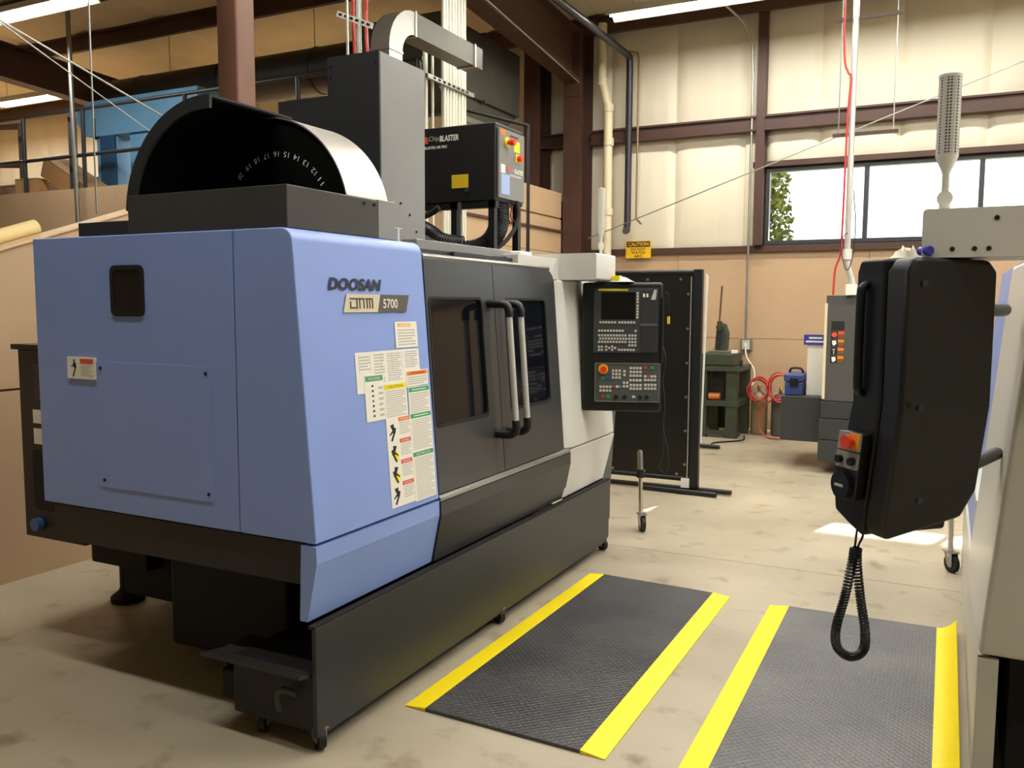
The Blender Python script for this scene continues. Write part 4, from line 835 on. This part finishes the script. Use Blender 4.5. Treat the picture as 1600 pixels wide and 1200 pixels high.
MB().lathe([(.033, .178), (.033, .415)], (sx, sy, sz), n=24).build('perforated_sleeve', ms, tw, smooth=True)
MB().lathe([(.034, .415), (.034, .425), (.028, .430)], (sx, sy, sz), n=20).build('tower_cap', m_offwhite, tw, smooth=True)
# its pendant, seen from behind
PB = thing('control_pendant', 'black control pendant seen from behind on the right hand machine', 'control panel', (-.118, 2.86, .9), R(43), local=True)
# local x runs along the back, local y towards the operator side; the lower part leans to the operator
LN = lambda u, a, v: V(u, a + max(0, .44 - v) * .14, v)
bk = MB().prism([(0, .05), (0, .44), (0, .86), (.03, .90), (.31, .895), (.345, .86), (.345, .44), (.345, .16), (.30, .07), (.02, .01)], .0, .09, lambda u, v, a: LN(u, a, v)).build('back_cover', m_blk2, PB, bevel=.016, seg=3)
MB().prism([(.098, .0), (.098, .44), (.098, .90), (.22, .90), (.235, .86), (.235, .44), (.265, .12), (.25, .06), (.18, .03)], .004, .34, lambda u, v, a: LN(a, u, v)).build('front_housing', m_blk2, PB, bevel=.014, seg=3)
for x, z in ((.065, .82), (.07, .44), (.12, .14)): MB().tube([LN(x, .004, z), LN(x, -.006, z)], .011, 10).build('cover_bolt', m_gunm, bk, smooth=True)
MB().tube(spline([V(.01, .18, .82), V(-.012, .18, .81), V(-.018, .18, .77), V(-.018, .18, .52), V(-.012, .18, .48), V(.01, .18, .47)], 4), .014, 10).build('grab_handle', m_blk2, PB, smooth=True)
for z in (.74, .24): MB().tube([V(.33, .06, z), V(.60, .22, z)], .022, 10).build('support_bar', m_blk2, PB, smooth=True)
# hand wheel unit hung on the pendant side
HW = thing('hand_wheel_pendant', 'hand wheel box with red stop button hung on the black pendant', 'hand wheel', (-.118, 2.86, .9), R(43), local=True)
S = lambda u, v, n=0: LN(-n - .002, u - .02, v)                     # on the side face: (towards operator, height, outward)
hb = MB().prism(rrect(.125, .235, .12, .345, .012), 0, .035, S).build('housing', m_blk2, HW, bevel=.004)
MB().prism(rrect(.125, .235, .285, .345, .004, 2), .036, .040, S).build('top_plate', mat('hand_wheel_plate', (150, 146, 134), .4), HW)
MB().prism(rrect(.125, .235, .225, .280, .004, 2), .036, .040, S).build('switch_plate', mat('hand_wheel_plate', (150, 146, 134), .4), HW)
MB().box(.13, .18, .29, .343, .040, .042, S).build('yellow_square', m_orange_ring, HW)
MB().tube([S(.165, .316, .042), S(.165, .316, .055), S(.165, .316, .07)], [.012, .024, .024], 18).build('stop_button', m_estop, HW, smooth=True)
for u in (.150, .21): MB().tube([S(u, .252, .04), S(u, .252, .056)], .013, 12).build('selector_knob', m_matte, HW, smooth=True)
MB().tube([S(.185, .168, .036), S(.185, .168, .052)], .045, 24).build('dial', m_blk2, HW, smooth=True)
MB().box(.165, .205, .163, .171, .052, .056, S).build('dial_pointer', mat('silver_mark', (190, 190, 186), .35), HW)
# coil cord hanging from it
cc = []; core = spline([(-.235, 3.005, .965), (-.24, 3.0, .90), (-.245, 2.99, .84), (-.265, 2.99, .70), (-.29, 2.99, .58), (-.285, 2.99, .515), (-.245, 2.99, .488), (-.205, 2.99, .515), (-.20, 2.99, .58), (-.22, 2.99, .70), (-.235, 2.99, .84), (-.22, 3.0, .90), (-.215, 3.0, .965)], 26)
acc = 0
for i, p in enumerate(core):
    if i: acc += (core[i] - core[i - 1]).length
    tot = i / (len(core) - 1); rr = .0 if tot < .15 or tot > .85 else .0125
    d = (core[min(i + 1, len(core) - 1)] - core[max(i - 1, 0)]).normalized(); a_ = V(0, 1, 0); b2 = d.cross(a_)
    cc.append((p, d, a_, b2, rr))
fine = []
for i in range(len(cc) - 1):
    for j in range(6):
        t_ = j / 6; p = cc[i][0].lerp(cc[i + 1][0], t_); ph = 2 * math.pi * (i + t_) * .52
        fine.append(p + (cc[i][2] * math.cos(ph) + cc[i][3] * math.sin(ph)) * cc[i][4])
tag(MB().tube(fine, .004, 5).build('coil_cord', mat('cord_black', (14, 14, 15), .4), smooth=True), 'black coiled cord hanging in a long loop over the right mat', 'cord')
t = thing('crumpled_rag', 'white crumpled rag with a blue cap beside it on the right pendant', 'rag', (-.06, 3.0, 1.80))
mb = MB(); rnd = random.Random(9); n = 12
p = [(-.175 + .10 * i / n + rnd.uniform(-.004, .004), 3.00 + .09 * j / 6, 1.803 + max(0, .042 * math.sin(math.pi * i / n) * math.sin(math.pi * j / 6) * rnd.uniform(.6, 1.2))) for i in range(n + 1) for j in range(7)]
mb.add(p, [(i * 7 + j, (i + 1) * 7 + j, (i + 1) * 7 + j + 1, i * 7 + j + 1) for i in range(n) for j in range(6)]).build('cloth', mat('white_rag', (228, 222, 196), .7), t, smooth=True)
MB().tube([(-.088, 3.0, 1.822), (-.060, 2.962, 1.822)], .014, 12).build('blue_cap', mat('blue_cap', (60, 60, 190), .4), t, smooth=True)

# ------------------------------------------------------------------ castor legs
def castor_leg(x, y, h, label):
    t = thing('castor_leg', label, 'castor', (x, y, 0), group='castor legs')
    MB().tube([(x, y, .10), (x - .01, y, h - .12)], .016, 12).build('post', m_chrome, t, smooth=True)
    MB().tube([(x - .01, y, h - .14), (x - .015, y, h - .02), (x - .015, y, h)], [.020, .020, .014], 12).build('post_head', m_galv, t, smooth=True)
    MB().tube([(x - .01, y, h - .2), (x - .01, y, h - .14)], .028, 12).build('clamp', m_matte, t, smooth=True)
    castor(x + .01, y, t, .058, R(35), .13)
castor_leg(-1.95, 5.97, .60, 'chrome post on a swivel castor in front of the black screen')
castor_leg(.075, 5.93, .62, 'chrome post on a swivel castor beyond the right hand mat')

# ------------------------------------------------------------------ welding screen
WS = thing('welding_screen', 'tall black welding screen on a tube frame behind the pendant', 'screen', (-2.4, 7.42, 0))
box(-3.3, -1.99, 7.425, 7.432, .10, 1.92).build('curtain', mat('black_curtain', (22, 22, 18), .38, 0, .1, 2), WS)
for a, b in (((-3.35, 7.43, 1.94), (-1.93, 7.43, 1.94)), ((-3.35, 7.43, .12), (-1.95, 7.43, .12)), ((-3.35, 7.43, .03), (-1.62, 7.46, .03)), ((-2.4, 7.36, .025), (-1.72, 7.33, .025)), ((-2.05, 7.5, .03), (-2.62, 9.85, .03)), ((-2.62, 9.85, .03), (-2.62, 9.85, 1.9)), ((-2.05, 7.5, 1.9), (-2.62, 9.85, 1.9))): MB().tube([a, b], .022, 10).build('frame_tube', m_black, WS, smooth=True)
MB().tube([(-2.62, 9.85, .03), (-2.29, 9.85, .03)], .023, 10).build('foot', m_black, WS, smooth=True)
box(-1.985, -1.905, 7.40, 7.46, .05, 1.965).build('post', m_black, WS, bevel=.006)
MB().prism([(-1.905, .45), (-1.893, .45), (-1.868, 1.90), (-1.885, 1.93)], 7.445, 7.46, XZ).build('pale_edge_strip', m_white, WS)
for z in (.25, .55, .85, 1.15, 1.45, 1.75): MB().lathe([(.012, 0), (.012, .006)], (-2.03, 7.415, z), ax='y', n=10).build('grommet', m_galv, WS)
for x in (-3.0, -2.7, -2.4, -2.1): MB().lathe([(.012, 0), (.012, .006)], (x, 7.415, .16), ax='y', n=10).build('grommet', m_galv, WS)
for x in (-2.4, -2.1): MB().lathe([(.012, 0), (.012, .006)], (x, 7.415, 1.88), ax='y', n=10).build('grommet', m_galv, WS)
box(-2.05, -1.98, 7.38, 7.41, .05, .13).build('white_tag', m_white, WS)
MB().tube([(-2.0, 7.40, .10), (-2.0, 7.40, 1.9)], .006, 6).build('edge_rod', m_galv, WS)

# ------------------------------------------------------------------ caution sign, outlet
SG = thing('caution_sign', 'yellow and black CAUTION sign fixed on the back wall', 'sign', (-3.91, 11.6, 2.31))
PS = lambda x, z, n=0: V(x, 11.64 - n, z)
MB().box(-4.09, -3.725, 2.31, 2.545, 0, .006, PS).build('board', mat('sign_yellow', (238, 190, 30), .45), SG)
MB().box(-4.075, -3.74, 2.462, 2.538, .006, .008, PS).build('header', m_ink, SG)
text('CAUTION', PS, -4.055, 2.475, .295, .05, .009, 0, .02).build('lettering', mat('sign_yellow', (238, 190, 30), .45), SG)
for s_, z, w_ in (('DO NOT', 2.413, .22), ('WATCH', 2.366, .20), ('ARC', 2.318, .13)): text(s_, PS, -3.907 - w_ / 2, z, w_, .036, .007, 0, .02).build('lettering', m_ink, SG)
OU = thing('wall_outlet', 'grey wall outlet box with plug on the tan back wall', 'outlet', (-2.38, 11.7, 1.05))
box(-2.46, -2.32, 11.63, 11.714, 1.06, 1.22).build('box', m_galv, OU, bevel=.006)
box(-2.44, -2.34, 11.622, 11.63, 1.08, 1.20).build('cover', m_offwhite, OU)
box(-2.41, -2.37, 11.60, 11.622, 1.11, 1.16).build('plug', m_white, OU, bevel=.004)
tag(MB().tube(spline([(-2.39, 11.6, 1.12), (-2.36, 11.55, .98), (-2.25, 11.5, .82), (-2.24, 11.45, .66), (-2.28, 11.42, .62), (-2.30, 11.42, .70), (-2.29, 11.41, .86)]), .009, 8).build('power_cord', m_white, smooth=True), 'white power cord looping from the wall outlet to the press', 'cord')

# ------------------------------------------------------------------ arbor press on its green stand
m_grn = mat('dark_green_paint', (58, 66, 50), .5, 0, .12, 5)
ST = thing('press_stand', 'dark green steel stand carrying the arbor press', 'stand', (-2.58, 11.0, 0))
for x0, x1 in ((-2.80, -2.68), (-2.44, -2.30)):
    box(x0, x1, 10.75, 10.85, 0, .88).build('leg', m_grn, ST); box(x0 + .03, x1 + .03, 11.25, 11.35, 0, .88).build('leg', m_grn, ST)
box(-2.84, -2.28, 10.74, 11.36, .40, .47).build('shelf', m_grn, ST)
box(-2.88, -2.26, 10.72, 11.38, .84, .90).build('top_frame', m_grn, ST)
box(-2.76, -2.36, 10.76, 11.3, .90, 1.06).build('top_box', m_grn, ST, bevel=.02)
box(-2.65, -2.5, 10.9, 11.0, .47, .84).build('center_panel', mat('dark_panel', (30, 32, 28), .6), ST)
box(-2.86, -2.26, 11.3, 11.34, .05, .86).build('back_panel', mat('dark_panel', (30, 32, 28), .6), ST)
for x in (-2.87, -2.27): MB().cyl((x, 10.8, .9), (x, 10.8, .98), .02, 8).build('corner_bolt', m_gunm, ST)
box(-2.86, -2.26, 10.76, 10.80, .03, .09).build('bottom_bar', m_grn, ST)
AP = thing('arbor_press', 'small green arbor press with a long upright lever', 'press', (-2.56, 11.0, 1.06))
box(-2.70, -2.42, 10.85, 11.15, 1.06, 1.09).build('base', m_galv, AP, bevel=.004)
MB().prism([(-2.64, 1.09), (-2.49, 1.09), (-2.48, 1.30), (-2.52, 1.42), (-2.57, 1.44), (-2.62, 1.36)], 10.92, 11.08, XZ).build('frame', m_grn, AP, bevel=.015)
MB().cyl((-2.57, 10.86, 1.38), (-2.57, 11.12, 1.38), .04, 14).build('pinion_hub', m_grn, AP, smooth=True)
box(-2.60, -2.55, 10.88, 10.93, 1.14, 1.46).build('ram', m_gunm, AP)
MB().tube([(-2.57, 10.86, 1.38), (-2.545, 10.86, 1.90)], .012, 8).build('lever', mat('rusty_bar', (110, 84, 62), .45, .5), AP, smooth=True)
tag(box(-2.40, -2.33, 10.8, 10.9, 1.06, 1.10).build('small_box', m_white, bevel=.006), 'tiny white box beside the arbor press base', 'box')
tag(MB().tube([(-2.66, 10.80, .516), (-2.52, 10.80, .516)], [.045, .045], 12).build('paint_can', mat('orange_can', (206, 120, 60), .45), smooth=True), 'orange can lying on the green stand shelf', 'can')
tag(MB().tube(spline([(-2.24, 10.95, .012), (-2.2, 10.6, .012), (-2.45, 10.25, .012), (-2.4, 10.0, .012), (-2.3, 9.9, .012)]), .01, 6).build('power_cord', m_rubber, smooth=True), 'black power cord lying on the floor before the green stand', 'cord')

# ------------------------------------------------------------------ gas cylinders and hoses
def cylinder(x, y, r, h, m, label):
    t = thing('gas_cylinder', label, 'cylinder', (x, y, 0), group='gas cylinders by the back wall')
    MB().lathe([(r * .9, 0), (r, .02), (r, h * .72), (r * .92, h * .80), (r * .6, h * .87), (r * .25, h * .9), (r * .25, h * .95)], (x, y, 0), n=20).build('tank', m, t, smooth=True)
    MB().lathe([(.03, h * .93), (.03, h), (.015, h + .03)], (x, y, 0), n=10).build('valve', mat('brass', (190, 150, 90), .3, .9), t, smooth=True)
    for dx in (-.07, .06): MB().lathe([(.035, -.012), (.035, .012)], (x + dx, y - .06, h * .96), ax='y', n=12).build('gauge', m_satin, t, smooth=True)
cylinder(-2.13, 11.3, .105, .62, mat('tan_cylinder', (150, 132, 96), .5, .2, .1, 5), 'tan gas cylinder with gauges left of the grey cylinder')
cylinder(-1.86, 11.3, .12, .60, mat('grey_cylinder', (96, 96, 88), .5, .2, .1, 5), 'dark grey gas cylinder right of the tan one')
def coil(cx, y, cz, rr, n, seed):
    rnd = random.Random(seed); pts = []
    for i in range(n * 10):
        a = 2 * math.pi * i / 10; q = rr * (1 + .18 * math.sin(i * .7 + seed)); pts.append((cx + q * math.cos(a), y - .06 + .012 * (i % 7), cz + q * 1.15 * math.sin(a) + .02 * rnd.random()))
    return pts
tag(MB().tube(spline(coil(-2.12, 11.14, .60, .12, 4, 1), 3), .009, 6).build('torch_hose', m_red, smooth=True), 'red torch hose coiled over the tan gas cylinder', 'hose')
tag(MB().tube(spline(coil(-1.83, 11.12, .64, .15, 4, 2) + [(-2.04, 11.1, .4), (-2.08, 11.05, .15), (-1.98, 11.0, .02), (-1.8, 10.9, .015)], 3), .009, 6).build('torch_hose', m_red, smooth=True), 'red torch hose coiled over the grey gas cylinder', 'hose')

# ------------------------------------------------------------------ grey machine in the background
BM = thing('grinding_machine', 'dark grey machine cabinet behind the black pendant at the back', 'machine', (-.9, 9.6, 0))
m_bm = mat('bg_machine_grey', (84, 82, 78), .45, 0, .04, 3); m_bd = mat('bg_machine_dark', (54, 57, 56), .45, 0, .05, 3)
box(-1.075, -.1, 8.95, 10.2, .72, 1.757).build('upper_cabinet', m_bm, BM, bevel=.006)
box(-1.085, -1.06, 8.93, 10.2, .74, 1.68).build('edge_strip', m_cream, BM)
box(-1.09, -.1, 8.93, 10.2, .55, .715).build('middle_cover', m_bd, BM, bevel=.004)
box(-1.10, -.1, 8.90, 10.2, .34, .545).build('middle_cover', m_bd, BM, bevel=.004)
box(-1.10, -.1, 8.88, 10.2, .13, .335).build('lower_cover', m_bd, BM, bevel=.004)
box(-1.50, -1.105, 9.1, 10.1, .28, .735).build('side_tank', m_bd, BM, bevel=.005)
box(-.85, -.3, 9.0, 10.0, 0, .13).build('foot_block', m_matte, BM)
box(-1.285, -1.09, 9.3, 9.5, .735, 1.26).build('white_column', m_white, BM, bevel=.004)
PBm = lambda x, z, n=0: V(x, 8.95 - n, z)
MB().box(-1.02, -.90, 1.42, 1.505, 0, .003, PBm).build('rating_plate', m_ink, BM)
for i, z in enumerate((1.345, 1.265, 1.185, 1.105)):
    s = MB().box(-1.02, -.96, z - .005, z + .065, 0, .003, PBm).build('warning_symbol', m_ink, BM)
    if i == 0: MB().cyl(PBm(-.99, z + .03, .003), PBm(-.99, z + .03, .005), .026, 14).build('symbol', m_lred, s)
    elif i != 2: MB().prism([(-1.01, z + .05), (-.975, z + .055), (-.968, z + .02), (-.99, z), (-1.005, z + .01)], .003, .005, PBm).build('symbol', m_paper, s)
    else: MB().prism([(-.995, z), (-.985, z), (-.985, z + .04), (-.97, z + .05), (-1.01, z + .05), (-.995, z + .04)], .003, .005, PBm).build('symbol', m_gink, s)
    MB().box(-.955, -.90, z + .035, z + .062, 0, .003, PBm).build('warning_header', m_lred if i == 0 else m_oran, BM)
    MB().box(-.955, -.90, z - .005, z + .034, 0, .003, PBm).build('warning_text', mat('amber_print', (120, 84, 40), .5), BM)
BS = thing('blue_sign', 'small blue sign standing on the white column of the grey machine', 'sign', (-1.22, 9.38, 1.26))
box(-1.32, -1.09, 9.28, 9.29, 1.255, 1.36).build('board', mat('sign_blue', (56, 66, 170), .4), BS)
for z, x0, x1 in ((1.318, -1.27, -1.14), (1.28, -1.30, -1.11)): box(x0, x1, 9.278, 9.28, z, z + .018).build('printed_text', m_paper, BS)
TB = thing('tool_box', 'blue plastic tool box on the side tank of the grey machine', 'tool box', (-1.40, 9.4, .735))
m_tb = mat('blue_plastic', (56, 70, 130), .45)
box(-1.485, -1.31, 9.2, 9.6, .735, .87).build('body', m_tb, TB, bevel=.012)
box(-1.495, -1.305, 9.19, 9.61, .872, .955).build('lid', m_tb, TB, bevel=.02)
box(-1.43, -1.35, 9.18, 9.2, .83, .91).build('latch', m_blk2, TB)
MB().tube(spline([(-1.47, 9.4, .955), (-1.45, 9.4, 1.0), (-1.36, 9.4, 1.0), (-1.33, 9.4, .955)], 4), .012, 8).build('carry_handle', m_blk2, TB, smooth=True)
